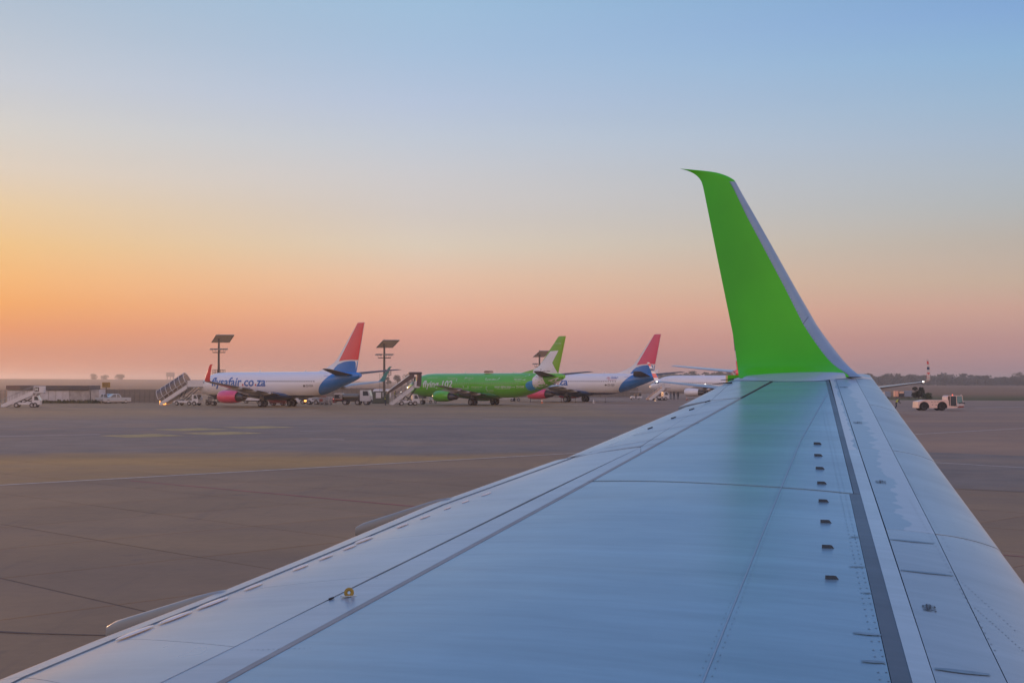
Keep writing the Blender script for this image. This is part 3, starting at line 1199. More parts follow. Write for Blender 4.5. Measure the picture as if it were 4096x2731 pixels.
# ---- static wicks at the tip's trailing edge
M_WICK = mat('static_wick_black', (0.02, 0.018, 0.02), 0.5)
for (a, b_) in (((2883, 1520), (2956, 1514)), ((2848, 1537), (2928, 1530))):
    p1 = on_wing(b_[0] + 12, b_[1] + 2)
    q0 = at(a[0], a[1], p1.y + 0.18); q1 = at(b_[0], b_[1], p1.y)
    MB().tube(q0 + WOFF, q1 + WOFF, 0.004, 0.010, 6).build('static_wick', M_WICK, WING)

# ---- winglet
M_GREEN = mat('winglet_green_paint', (0.068, 0.52, 0.003), 0.40, 0.0, var=0.10, vscale=0.7, coat=0.16, coat_rough=0.22, spec=0.35)
M_WLEAD = mat('winglet_edge_grey', (0.25, 0.34, 0.44), 0.32, 0.15, var=0.08, vscale=4, coat=0.3)
OUT = Vector((0.59, 0.81, 0))
FW = Vector((0.81, -0.59, 0))


def build_winglet():
    # trailing and leading edge outlines, bottom to top
    TEc = [(2958, 1512), (2954, 1497), (2948, 1450), (2930, 1327), (2900, 1181), (2870, 1034), (2840, 884), (2818, 775), (2810, 740), (2801, 719), (2780, 698), (2752, 684), (2722, 675.5)]
    LEc = [(3450, 1508), (3430, 1495), (3372, 1440), (3266, 1298), (3180, 1149), (3100, 1006), (3020, 865), (2965, 769), (2942, 728), (2930, 716), (2900, 701), (2852, 689), (2722, 675)]
    GBc = [(3400, 1506), (3388, 1490), (3320, 1439), (3221, 1319), (3145, 1170), (3068, 1021), (2992, 868), (2944, 774), (2922, 733), None, None, None, None]
    B0 = on_wing(3170, 1494)
    cant = R(13)
    upd = OUT * math.sin(cant) + Vector((0, 0, 1)) * math.cos(cant)
    nrm = FW.cross(upd).normalized()
    if nrm.dot(OUT) < 0:
        nrm = -nrm
    Lh = len(TEc)

    def unp(p, inset):
        d = ray(*p)
        o = B0 - nrm * inset
        t = (o - EYE).dot(nrm) / d.dot(nrm)
        return EYE + d * t
    ins = [0.40, 0.34, 0.13, 0.02] + [0.0] * 20
    SUB = 4
    # refine rows
    def refine(a):
        out = []
        for i in range(len(a) - 1):
            p0 = a[max(0, i - 1)]; p1 = a[i]; p2 = a[i + 1]; p3 = a[min(len(a) - 1, i + 2)]
            for k in range(SUB):
                t = k / SUB
                if i >= 7 or i < 3:
                    f = lambda q0, q1, q2, q3: 0.5 * (2 * q1 + (q2 - q0) * t + (2 * q0 - 5 * q1 + 4 * q2 - q3) * t * t + (3 * q1 - q0 - 3 * q2 + q3) * t ** 3)
                else:
                    f = lambda q0, q1, q2, q3: q1 + (q2 - q1) * t
                out.append(tuple(f(p0[j], p1[j], p2[j], p3[j]) for j in range(len(p1))))
        out.append(tuple(a[-1]))
        return out
    T2, L2 = refine(TEc), refine(LEc)
    I2 = refine([(v, 0) for v in ins[:Lh]])
    g_valid = refine([g_ for g_ in GBc if g_])
    NC = 14
    thick = 0.165
    rows_i, rows_o, fr = [], [], []
    for r in range(len(T2)):
        pt, pl = unp(T2[r], I2[r][0]), unp(L2[r], I2[r][0])
        ch = (pl - pt).length
        if r < len(g_valid):
            pg = unp(g_valid[r], I2[r][0])
            cg = (pg - pt).dot((pl - pt).normalized()) / ch
        else:
            cg = 0.90
        fr.append(cg)
        cs = [cg * (j / (NC - 4)) for j in range(NC - 3)] + [cg + (1 - cg) * k / 4 for k in (1, 2, 3)] + [1.0]
        ri, ro = [], []
        for c in cs:
            q = pt.lerp(pl, c)
            xx = 1 - c
            y_ = thick * (0.22 + 0.78 * min(1.0, r / 12.0)) * ch * (1.4845 * math.sqrt(max(xx, 0)) - 0.63 * xx - 1.758 * xx ** 2 + 1.4215 * xx ** 3 - 0.5075 * xx ** 4)
            ri.append(q - nrm * y_ * 0.9)
            ro.append(q + nrm * (y_ * 1.0 + 0.004))
        rows_i.append([p + WOFF for p in ri]); rows_o.append([p + WOFF for p in ro])
    nG = NC - 3                         # columns of the green part
    nr = len(rows_i)
    top_start = len(g_valid) - 1
    mg, ml = MB(), MB()
    W = NC + 1
    # green: columns 0..nG-1 in all rows, and all columns above the strip's upper end
    allv = [p for r_ in rows_i for p in r_] + [p for r_ in rows_o for p in r_]
    W = len(rows_i[0]); K = nr * W
    gf, lf = [], []
    for r in range(nr - 1):
        for j in range(W - 1):
            tgt = gf if (j < nG - 1 or r >= top_start) else lf
            a = r * W + j
            tgt.append((a, a + 1, a + W + 1, a + W))
            tgt.append((K + a, K + a + W, K + a + W + 1, K + a + 1))
        tgt = gf if r >= top_start else lf
        a = r * W + W - 1
        tgt.append((a, K + a, K + a + W, a + W))
        a = r * W
        gf.append((a, a + W, K + a + W, K + a))
    for faces, nm, m_ in ((gf, 'winglet', M_GREEN), (lf, 'winglet_leading_edge', M_WLEAD)):
        used = sorted({i for f in faces for i in f}); ix = {v: k for k, v in enumerate(used)}
        mb = MB(); mb.add([allv[i] for i in used], [tuple(ix[i] for i in f) for f in faces])
        o = mb.build(nm, m_, WING, smooth=True)
        if nm == 'winglet':
            wl = o
            o['label'] = 'bright green upturned winglet with swept hooked tip'
        else:
            lead = o
    lead.parent = wl
    # rows of screws along the strip and the joint across it
    mb = MB()
    for r in range(2, top_start):
        for k in range(3):
            a, b_ = rows_i[r][nG - 1].lerp(rows_i[r + 1][nG - 1], k / 3.0), rows_i[r][nG].lerp(rows_i[r + 1][nG], k / 3.0)
            c = a.lerp(b_, 0.30) - nrm * 0.004
            mb.add([c + FW * (math.cos(t) * .0065) + upd * (math.sin(t) * .0065) for t in [PI / 3 * q for q in range(6)]], [tuple(range(6))])
    o = mb.build('screw_heads', M_RIVET, wl, fix=False); o['kind'] = 'stuff'
    rj = 12
    a, b_ = rows_i[rj][nG - 1], rows_i[rj + 1][W - 2]
    mb = MB()
    mids = [rows_i[rj][nG - 1 + k].lerp(rows_i[rj + 1][nG - 1 + k], 0.25 * k) - nrm * 0.003 for k in range(W - nG)]
    mb.add([m_ - upd * .004 for m_ in mids] + [m_ + upd * .004 for m_ in mids], [(i, i + 1, len(mids) + i + 1, len(mids) + i) for i in range(len(mids) - 1)])
    mb.build('edge_joint', M_GAP, wl, fix=False)
    # fairing of the winglet's root behind, with the tail lamp cover, sunrise glow put into its colour
    yb = B0.y + 0.25
    M_LENS = mat('lamp_cover_glow_cream', (0.75, 0.62, 0.30), 0.15, coat=0.8)
    rings = []
    for (x, y0, y1, dy) in ((3010, 1497, 1540, 0.0), (2970, 1499, 1540, 0.06), (2920, 1500.5, 1540, 0.14)):
        a, b_ = at(x, y0, yb + dy), at(x, y1, yb + dy)
        th = OUT * 0.06
        rings.append([a - th + WOFF, a + th + WOFF, b_ + th + WOFF, b_ - th + WOFF])
    mb = MB(); mb.loft(rings, True, True)
    o = mb.build('winglet_root_fairing', M_GREEN, WING)
    rings = []
    for (x, y0, y1, dy) in ((2921, 1501, 1538, 0.14), (2911, 1501.5, 1536, 0.16), (2907, 1504, 1533, 0.17)):
        a, b_ = at(x, y0, yb + dy), at(x, y1, yb + dy)
        th = OUT * (0.055 if x > 2908 else 0.03)
        rings.append([a - th + WOFF, a + th + WOFF, b_ + th + WOFF, b_ - th + WOFF])
    mb = MB(); mb.loft(rings, True, True)
    mb.build('tail_lamp_cover', M_LENS, o)
    return B0, nrm, upd


B0_, NRM_, UPD_ = build_winglet()


def tip_cap():
    top = [(2938, 1516), (2960, 1508), (3000, 1501), (3050, 1496.5), (3110, 1492), (3190, 1488.5), (3268, 1487.2), (3330, 1488), (3385, 1491), (3440, 1497), (3480, 1510)]
    bot = [(2934, 1522), (2955, 1522), (2995, 1522), (3050, 1524), (3110, 1526), (3190, 1526), (3268, 1525), (3330, 1519), (3385, 1514), (3440, 1514), (3487, 1519)]
    rows = []
    for k in range(7):
        t = k / 6
        r_ = []
        for a, b_ in zip(bot, top):
            p0 = on_wing(*a, lift=.0045)
            d = ray(*b_)
            o = B0_ - NRM_ * (0.42 + 0.06 * max(0.0, min(1.0, (b_[0] - 3230) / 120.0)))
            p1 = EYE + d * ((o - EYE).dot(NRM_) / d.dot(NRM_))
            if p1.y < p0.y + 0.10:
                p1 = EYE + d * ((p0.y + 0.10) / d.y)
            q = p0.lerp(p1, t) + Vector((0, 0, 0.010 * math.sin(PI * t)))
            r_.append(q + WOFF)
        rows.append(r_)
    n = len(top)
    rows.append([p + Vector((0, 0, -.02)) + Vector((0, .12, 0)) for p in rows[-1]])
    mb = MB(); mb.loft(rows, closed=False)
    mb.build('tip_panel', M_WPALE, WING, smooth=True)


tip_cap()

# ================================================================== parked airliners
M_PW = mat('aircraft_white_paint', (0.84, 0.81, 0.81), 0.28, var=0.03, vscale=1.0, coat=0.6, coat_rough=0.06)
M_PBLUE = mat('livery_blue', (0.014, 0.195, 0.58), 0.28, coat=0.6, var=0.04)
M_PNAVY = mat('livery_belly_blue', (0.018, 0.060, 0.17), 0.35, coat=0.4, var=0.05)
M_PRED = mat('livery_red', (0.86, 0.075, 0.08), 0.28, coat=0.6, var=0.04)
M_PPINK = mat('livery_magenta', (0.80, 0.07, 0.16), 0.28, coat=0.6, var=0.04)
M_PGREEN = mat('livery_green', (0.115, 0.50, 0.012), 0.28, coat=0.6, coat_rough=0.06, var=0.05, vscale=0.6)
M_PLIME = mat('livery_lime', (0.22, 0.48, 0.015), 0.3, coat=0.5, var=0.04)
M_PSKY = mat('livery_sky_blue', (0.03, 0.30, 0.66), 0.3, coat=0.5)
M_LET_BLUE = mat('lettering_blue', (0.022, 0.13, 0.42), 0.4)
M_LET_RED = mat('lettering_red', (0.5, 0.05, 0.07), 0.4)
M_LET_WHITE = mat('lettering_white', (0.70, 0.72, 0.68), 0.4)
M_LET_PALE = mat('lettering_pale_green', (0.50, 0.66, 0.38), 0.45)
M_LET_DARK = mat('lettering_dark', (0.055, 0.045, 0.05), 0.5)
M_WINDOW = mat('cabin_window_glass', (0.16, 0.115, 0.115), 0.15, coat=0.6)
M_WINDOW_L = mat('cabin_window_light', (0.30, 0.46, 0.22), 0.2, coat=0.6)
M_GLASS_D = mat('dark_glass', (0.02, 0.025, 0.03), 0.06, coat=1.0)
M_TYRE = mat('tyre_rubber', (0.022, 0.022, 0.024), 0.8, var=0.15, vscale=8)
M_RIM = mat('wheel_rim_grey', (0.33, 0.33, 0.34), 0.4, 0.5)
M_STRUT = mat('gear_strut_grey', (0.17, 0.17, 0.175), 0.5, var=0.15)
M_EXH = mat('exhaust_metal', (0.10, 0.088, 0.08), 0.38, 0.7, var=0.15)
M_GREYU = mat('wing_underside_grey', (0.26, 0.24, 0.235), 0.30, var=0.06, coat=0.4)
M_GREYD = mat('stabilizer_grey', (0.105, 0.10, 0.10), 0.65, var=0.06, spec=0.2)
M_FAIRP = mat('fairing_cream_grey', (0.46, 0.42, 0.38), 0.25, coat=0.6)
M_LAMP_W = mat('lit_white_lamp', (1, 1, 1), 0.3, emit=(1.0, 0.93, 0.80), estr=5.0)
M_LAMP_GLARE_A = mat('amber_lamp_and_glare', (1, .5, .1), 0.3, emit=(1.0, 0.36, 0.06), estr=5.0)  # the loader's lamp, and the added glare bars on the covered stairs
M_LAMP_R = mat('lit_red_lamp', (1, .15, .1), 0.3, emit=(1.0, 0.12, 0.06), estr=2.5)
M_TEAL = mat('winglet_teal', (0.015, 0.16, 0.11), 0.3, coat=0.5)
M_DOORLINE = mat('door_outline', (0.40, 0.42, 0.50), 0.4)
M_DOORLINE_B = mat('door_outline_blue', (0.07, 0.22, 0.60), 0.4)
M_DOORLINE_G = mat('door_outline_green', (0.16, 0.45, 0.10), 0.4)

F800 = [(19.6, 2.72, .03, .03), (19.45, 2.74, .24, .26), (19.1, 2.80, .50, .54), (18.5, 2.88, .80, .86), (17.7, 3.00, 1.16, 1.20), (16.8, 3.12, 1.48, 1.46),
        (15.6, 3.25, 1.80, 1.70), (14.2, 3.32, 1.96, 1.84), (12.5, 3.34, 2.0, 1.88), (8, 3.34, 2.0, 1.88), (3, 3.34, 2.0, 1.88), (-2, 3.34, 2.0, 1.88), (-5.5, 3.34, 2.0, 1.88),
        (-7.5, 3.38, 1.97, 1.87), (-9.5, 3.50, 1.85, 1.81), (-11.5, 3.73, 1.62, 1.66), (-13.2, 4.0, 1.34, 1.42), (-15, 4.28, 1.03, 1.10), (-16.6, 4.52, .75, .78), (-17.7, 4.68, .52, .52), (-18.4, 4.77, .28, .28)]
F400 = [(18.1 if x == 19.6 else x - 1.5 if x > 12.6 else (x * 0.88 if x > -5 else x * 0.93), zc - 0.12, hh, hw) for (x, zc, hh, hw) in F800]


class Plane:
    def __init__(self, spec):
        self.s = spec

    def sect(self, x):
        st = self.s['fus']
        if x >= st[0][0]: return st[0][1:]
        if x <= st[-1][0]: return st[-1][1:]
        for i in range(len(st) - 1):
            if st[i][0] >= x >= st[i + 1][0]:
                t = (st[i][0] - x) / (st[i][0] - st[i + 1][0])
                return tuple(st[i][k] + (st[i + 1][k] - st[i][k]) * t for k in (1, 2, 3))

    def fy(self, x, z):
        zc, hh, hw = self.sect(x)
        t = max(-0.999, min(0.999, (z - zc) / max(hh, .01)))
        return hw * math.sqrt(1 - t * t)

    def fin_x(self, z):
        """leading and trailing edge of the fin at a height"""
        P = self.s['fin']
        le, te = P['le'], P['te']

        def itp(pts):
            if z <= pts[0][1]: return pts[0][0]
            for a, b_ in zip(pts, pts[1:]):
                if a[1] <= z <= b_[1]:
                    t = (z - a[1]) / max(1e-6, b_[1] - a[1])
                    return a[0] + (b_[0] - a[0]) * t
            return pts[-1][0]
        return itp(le), itp(te)

    def fin_y(self, x, z):
        l, t = self.fin_x(z)
        c = (x - t) / max(.01, (l - t))
        c = max(0.0, min(1.0, c))
        ch = min(l - t, 4.6)
        return 0.012 + 0.105 * ch * 0.5 * 2.6 * math.sqrt(c) * (1 - c) * (1.0 if c < 1 else 0) + 0.0

    def decal(self, name, poly, m_, parent, surf='fus', eps=0.012, step=0.35):
        bm = bmesh.new()
        f = bm.faces.new([bm.verts.new((p[0], p[1], 0)) for p in poly])
        bmesh.ops.triangulate(bm, faces=[f])
        return self._wrap(name, bm, m_, parent, surf, eps, step)

    def _wrap(self, name, bm, m_, parent, surf, eps, step):
        x0 = min(v.co.x for v in bm.verts); x1 = max(v.co.x for v in bm.verts)
        y0 = min(v.co.y for v in bm.verts); y1 = max(v.co.y for v in bm.verts)
        n = int((x1 - x0) / (step * 2)); k = int((y1 - y0) / step)
        cut_bm(bm, [x0 + (x1 - x0) * (i + 1) / (n + 1) for i in range(n)], [y0 + (y1 - y0) * (i + 1) / (k + 1) for i in range(k)])
        fn = self.fy if surf == 'fus' else self.fin_y
        for v in bm.verts:
            x, z = v.co.x, v.co.y
            v.co = (x, fn(x, z) + eps, z)
        bmesh.ops.recalc_face_normals(bm, faces=bm.faces)
        return bm_obj(name, bm, m_, parent)

    def text(self, s, x0, x1, zb, h, m_, parent, surf='fus', bold=0.02, shear=0.0, eps=0.018, name='lettering'):
        """letters along the port side from x0 (towards the nose) to x1, base line zb; h is the height of an ascender"""
        bm = text_bm(s, bold, shear)
        w0 = min(v.co.x for v in bm.verts); w1 = max(v.co.x for v in bm.verts)
        for v in bm.verts:
            v.co = (x0 + (x1 - x0) * (v.co.x - w0) / (w1 - w0), zb + v.co.y * h / 0.72, 0)
        return self._wrap(name, bm, m_, parent, surf, eps, 0.3 if h > .6 else 1.0)

    def bar(self, x0, z0, x1, z1, w, m_, parent, surf='fus', name='livery_line', eps=0.018):
        d = Vector((x1 - x0, z1 - z0)).normalized(); n = Vector((-d.y, d.x)) * w / 2
        return self.decal(name, [(x0 + n.x, z0 + n.y), (x0 - n.x, z0 - n.y), (x1 - n.x, z1 - n.y), (x1 + n.x, z1 + n.y)], m_, parent, surf, eps, 5.0)

    def arrow(self, pts, w, m_, parent, surf='fus'):
        """a bent arrow drawn as one decal"""
        bm = bmesh.new()
        for (a, b_) in zip(pts, pts[1:]):
            d = (Vector(b_) - Vector(a)).normalized(); n = Vector((-d.y, d.x)) * w / 2
            a2, b2 = Vector(a) - d * w / 2, Vector(b_) + d * w / 2
            bm.faces.new([bm.verts.new((q.x, q.y, 0)) for q in (a2 + n, a2 - n, b2 - n, b2 + n)])
        d = (Vector(pts[-1]) - Vector(pts[-2])).normalized(); n = Vector((-d.y, d.x))
        e = Vector(pts[-1]) + d * w
        for s in (-1, 1):
            q0 = e; q1 = e - d * w * 2.6 + n * s * w * 2.2; q2 = q1 - d * w * 1.2
            bm.faces.new([bm.verts.new((q.x, q.y, 0)) for q in (q0, q1, q2, q0 - d * w * 1.4)])
        return self._wrap('livery_arrow', bm, m_, parent, surf, 0.018 if surf == 'fus' else 0.05, 5.0)


def fuselage_mesh(P, n=40):
    rings = []
    st = P.s['fus']
    xs = []
    for a, b_ in zip(st, st[1:]):
        k = max(1, int(abs(a[0] - b_[0]) / 0.9))
        xs += [a[0] + (b_[0] - a[0]) * i / k for i in range(k)]
    xs.append(st[-1][0])
    for x in xs:
        zc, hh, hw = P.sect(x)
        rings.append([(x, hw * math.cos(t), zc + hh * math.sin(t)) for t in [2 * PI * i / n for i in range(n)]])
    mb = MB(); mb.loft(rings, True, True)
    return mb


def airfoil_ring(le, te, thick, n=10, up=(0, 0, 1)):
    """closed ring round a section from leading point to trailing point"""
    le, te, up = Vector(le), Vector(te), Vector(up)
    ch = (te - le).length
    pts = []
    for s in (1, -1):
        rng = range(n + 1) if s == 1 else range(n - 1, 0, -1)
        for i in rng:
            c = (1 - math.cos(PI * i / n)) / 2
            y = thick * ch * (1.4845 * math.sqrt(c) - 0.63 * c - 1.758 * c ** 2 + 1.4215 * c ** 3 - 0.5075 * c ** 4)
            k = 1.15 if s == 1 else 0.85
            pts.append(le.lerp(te, c) + up * (s * y * k + (0.004 if s == 1 else -0.004)))
    return pts


def make_wing(P, side, root):
    w = P.s['wing']
    rings = []
    for (y, xl, xt, z, th) in w:
        rings.append(airfoil_ring((xl, side * y, z), (xt, side * y, z - 0.02 * (xl - xt)), th))
    mb = MB(); mb.loft(rings, True, True)
    o = mb.build('wing', M_GREYU, root, smooth=True)
    tip = w[-1]
    if P.s.get('winglet'):
        y, xl, xt, z, th = tip
        rr = []
        prof = [(0, 0, 0, 0, 1.0), (.22, .05, -.12, -.02, .95), (.40, .22, -.32, -.06, .86), (.50, .55, -.62, -.2, .74), (.62, 1.2, -1.12, -.48, .56), (.80, 2.2, -1.85, -.95, .34), (.83, 2.42, -2.15, -1.25, .22)]
        for (dy, dz, dl, dt, k) in prof:
            a = min(1.0, dz / .5)
            up = Vector((0, -side * math.sin(a * R(75)), math.cos(a * R(75))))
            rr.append(airfoil_ring((xl + dl, side * (y + dy), z + dz), (xt + dt, side * (y + dy), z + dz), 0.07, 8, up))
        mm = P.s['winglet']
        mb = MB(); mb.loft(rr, True, True)
        wl = mb.build('winglet', mm if not isinstance(mm, (list, tuple)) else mm[0 if side > 0 else 1], o, smooth=True)
        for (k0, k1, m2) in P.s.get('winglet_bands', []):
            def at_k(t):
                i = min(len(rr) - 2, int(t * (len(rr) - 1))); f = t * (len(rr) - 1) - i
                return [a.lerp(b_, f) for a, b_ in zip(rr[i], rr[i + 1])]
            ra, rb = at_k(k0), at_k(k1)
            ca, cb = sum(ra, Vector()) / len(ra), sum(rb, Vector()) / len(rb)
            grow = lambda r_, c: [c + (p - c) * 1.03 + (p - c).normalized() * .006 for p in r_]
            mb = MB(); mb.loft([grow(ra, ca), grow([a.lerp(b_, .5) for a, b_ in zip(ra, rb)], (ca + cb) / 2), grow(rb, cb)], True, True)
            mb.build('winglet_band', m2, o, smooth=True)
    # flap track fairings
    for yy, ln in P.s.get('tracks', []):
        for (a, b_) in zip(w, w[1:]):
            if a[0] <= yy <= b_[0]:
                t = (yy - a[0]) / (b_[0] - a[0]); xt = a[2] + (b_[2] - a[2]) * t; z = a[3] + (b_[3] - a[3]) * t
        rings = []
        for k in range(9):
            s = k / 8; x = xt + 1.9 - (1.9 + ln) * s
            r = 0.24 * (math.sin(PI * (0.04 + 0.94 * s)) ** 0.6)
            rings.append([(x, side * yy + r * .75 * math.cos(q), z - 0.26 - .05 * s + r * math.sin(q)) for q in [2 * PI * i / 10 for i in range(10)]])
        mb = MB(); mb.loft(rings, True, True)
        mb.build('flap_track_fairing', M_FAIRP, o, smooth=True)
    return o


def make_engine(P, side, root):
    e = P.s['engine']
    y, x0, x1, z, r, m_ = e['y'] * side, e['x0'], e['x1'], e['z'], e['r'], e['mat']
    n = 28
    fl = e.get('flat', 0.93)

    def ring(x, rr, dz=0.0, flat=True):
        out = []
        for i in range(n):
            t = 2 * PI * i / n
            s = math.sin(t)
            k = rr * (fl if (flat and s < 0) else 1.0)
            out.append((x, y + rr * 1.02 * math.cos(t), z + dz + k * s))
        return out
    L = x0 - x1
    mb = MB()
    mb.loft([ring(x0 - 0.9, r * .70), ring(x0 - .25, r * .74), ring(x0 - .03, r * .79), ring(x0, r * .84), ring(x0 - .08, r * .89), ring(x0 - .35, r * .95), ring(x0 - L * .30, r * 1.0), ring(x0 - L * .62, r * .985),
             ring(x0 - L * .86, r * .90), ring(x1, r * .80), ring(x1 + .02, r * .76), ring(x1 + .6, r * .70)], False, False)
    o = mb.build('engine', m_, root, smooth=True)
    if e.get('lip'):
        mb = MB()
        mb.loft([ring(x0 - .03, r * .785), ring(x0 + .012, r * .84), ring(x0 - .10, r * .905)], False, False)
        mb.build('intake_lip', e['lip'], o, smooth=True)
    mb = MB(); mb.loft([ring(x0 - .85, r * .71), ring(x0 - .86, r * .05)], False, True)
    mb.build('fan', M_GAP, o)
    mb = MB()
    mb.loft([ring(x1 + .5, r * .66, 0, False), ring(x1 - .15, r * .60, -.02, False), ring(x1 - .75, r * .50, -.04, False), ring(x1 - 1.25, r * .42, -.05, False), ring(x1 - 1.22, r * .36, -.05, False),
             ring(x1 - 1.4, r * .26, -.05, False), ring(x1 - 1.95, r * .08, -.05, False)], True, True)
    mb.build('exhaust', M_EXH, o, smooth=True)
    # pylon
    zt = z + r + .42
    mb = MB()
    rings = []
    for (x, za, zb, w) in ((x0 - 0.9, z + r * .90, z + r * .97, .05), (x0 - 2.0, z + r * .85, z + r + .28, .17), (x1 + .3, z + r * .6, zt, .20), (x1 - 1.6, z + r * .5, zt + .05, .16), (x1 - 2.6, z + r * .75, zt - .05, .05)):
        rings.append([(x, y - w, za), (x, y + w, za), (x, y + w, zb), (x, y - w, zb)])
    mb.loft(rings, True, True)
    mb.build('pylon', e.get('pylon', M_GREYU), o, smooth=False)
    return o


def wheel_meshes(r, w):
    n = 24
    def ring(y, rr):
        return [(rr * math.cos(t), y, rr * math.sin(t)) for t in [2 * PI * i / n for i in range(n)]]
    a = MB()
    a.loft([ring(-w * .30, r * .56), ring(-w * .48, r * .66), ring(-w * .5, r * .85), ring(-w * .38, r * .97), ring(0, r), ring(w * .38, r * .97), ring(w * .5, r * .85), ring(w * .48, r * .66), ring(w * .30, r * .56)], True, True)
    b_ = MB()
    b_.loft([ring(-w * .36, r * .20), ring(-w * .40, r * .5), ring(-w * .44, r * .60), ring(w * .44, r * .60), ring(w * .40, r * .5), ring(w * .36, r * .20)], True, True)
    return a, b_


_wheel_cache = {}


def add_wheel(parent, loc, r, w, rim=None):
    key = (round(r, 3), round(w, 3), rim.name if rim else '')
    if key not in _wheel_cache:
        a, b_ = wheel_meshes(r, w)
        _wheel_cache[key] = (a.mesh('wheel', M_TYRE, True), b_.mesh('rim', rim or M_RIM, True))
    me, mr_ = _wheel_cache[key]
    o = obj('wheel', me, parent); o.location = loc
    obj('rim', mr_, o)
    return o


def make_gear(P, root):
    s = P.s
    for side in (1, -1):
        y = s['track'] / 2 * side
        mb = MB()
        mb.tube((0, y, .56), (0, y, 1.9), .10, .13, 10)
        mb.tube((0, y - .3, .56), (0, y + .3, .56), .07, .07, 8)
        mb.tube((0.05, y, 1.2), (0.9, y - side * .5, 1.95), .05, .05, 6)
        mb.tube((0, y, 1.1), (-.35, y, .75), .035, .035, 6); mb.tube((-.35, y, .75), (0, y, .6), .035, .035, 6)
        mb.box((0.02, y + side * .25, 1.35), (.75, .03, .8))
        g_ = mb.build('landing_gear', M_STRUT, root)
        for d in (-.43, .43):
            add_wheel(g_, (0, y + d, .565), .565, .40)
    x = s['wheelbase']
    mb = MB()
    mb.tube((x, 0, .36), (x + .1, 0, 1.7), .07, .09, 10)
    mb.tube((x, -.22, .36), (x, .22, .36), .045, .045, 8)
    mb.tube((x, 0, .9), (x + .8, 0, 1.7), .04, .04, 6)
    for sd in (-1, 1):
        mb.box((x + .35, sd * .42, 1.25), (1.5, .03, .5))
    g_ = mb.build('landing_gear', M_STRUT, root)
    for d in (-.2, .2):
        add_wheel(g_, (x, d, .36), .36, .2)


def make_fin(P, root):
    F = P.s['fin']
    z0, z1 = F['te'][0][1] - .4, F['te'][-1][1]
    zs = sorted(set([z0] + [p[1] for p in F['le']] + [z0 + (z1 - z0) * i / 14 for i in range(15)]))
    rings = []
    n = 10
    for z in zs:
        l, t = P.fin_x(z)
        L_, R_ = [], []
        for i in range(n + 1):
            c = (1 - math.cos(PI * i / n)) / 2
            x = l + (t - l) * c
            y = P.fin_y(x, z)
            if z > z1 - .12: y *= .55
            L_.append((x, y, z)); R_.append((x, -y, z))
        rings.append(L_ + R_[::-1])
    mb = MB(); mb.loft(rings, True, True)
    return mb.build('fin', F['mat'], root, smooth=True)


def make_stab(P, side, root):
    rings = []
    for (y, xl, xt, z, th) in P.s['stab']:
        rings.append(airfoil_ring((xl, side * y, z), (xt, side * y, z), th, 8))
    mb = MB(); mb.loft(rings, True, True)
    return mb.build('stabilizer', P.s.get('stab_mat', M_GREYD), root, smooth=True)


WING800 = [(0.5, 5.0, -2.6, 1.95, .13), (1.9, 4.3, -2.6, 2.05, .13), (5.6, 2.35, -2.75, 2.55, .115), (11, -.85, -4.15, 3.2, .105), (16.9, -4.35, -5.85, 3.85, .10)]
WING400 = [(0.5, 4.6, -2.4, 1.75, .13), (1.9, 3.9, -2.4, 1.85, .13), (5.2, 1.9, -2.6, 2.3, .115), (10, -.9, -3.55, 2.8, .105), (14.35, -3.3, -4.75, 3.25, .10), (14.45, -3.6, -4.75, 3.25, .09)]
STAB800 = [(0.2, -13.4, -17.3, 4.85, .10), (.9, -13.7, -17.3, 4.92, .10), (7.17, -18.15, -19.75, 5.62, .09)]
STAB400 = [(0.2, -12.2, -15.9, 4.72, .10), (.9, -12.5, -15.9, 4.80, .10), (6.35, -16.3, -17.9, 5.40, .09)]
FIN800 = dict(le=[(-9.1, 5.33), (-11.2, 5.95), (-12.7, 6.60), (-13.5, 7.25), (-17.6, 12.2), (-17.9, 12.45)], te=[(-17.55, 5.1), (-19.25, 12.45)])
FIN400 = dict(le=[(-8.0, 5.20), (-10.8, 5.78), (-11.6, 6.10), (-12.25, 6.62), (-12.8, 7.25), (-15.8, 10.7), (-16.05, 10.92)], te=[(-15.85, 4.95), (-17.45, 10.92)])


def place(root, X, Y, th):
    """local +x is the nose, +y the port wing; th is the angle of the nose, away from the viewer and to the left"""
    root.location = (X, Y, 0.012)
    root.rotation_euler = (0, 0, PI / 2 + R(th))


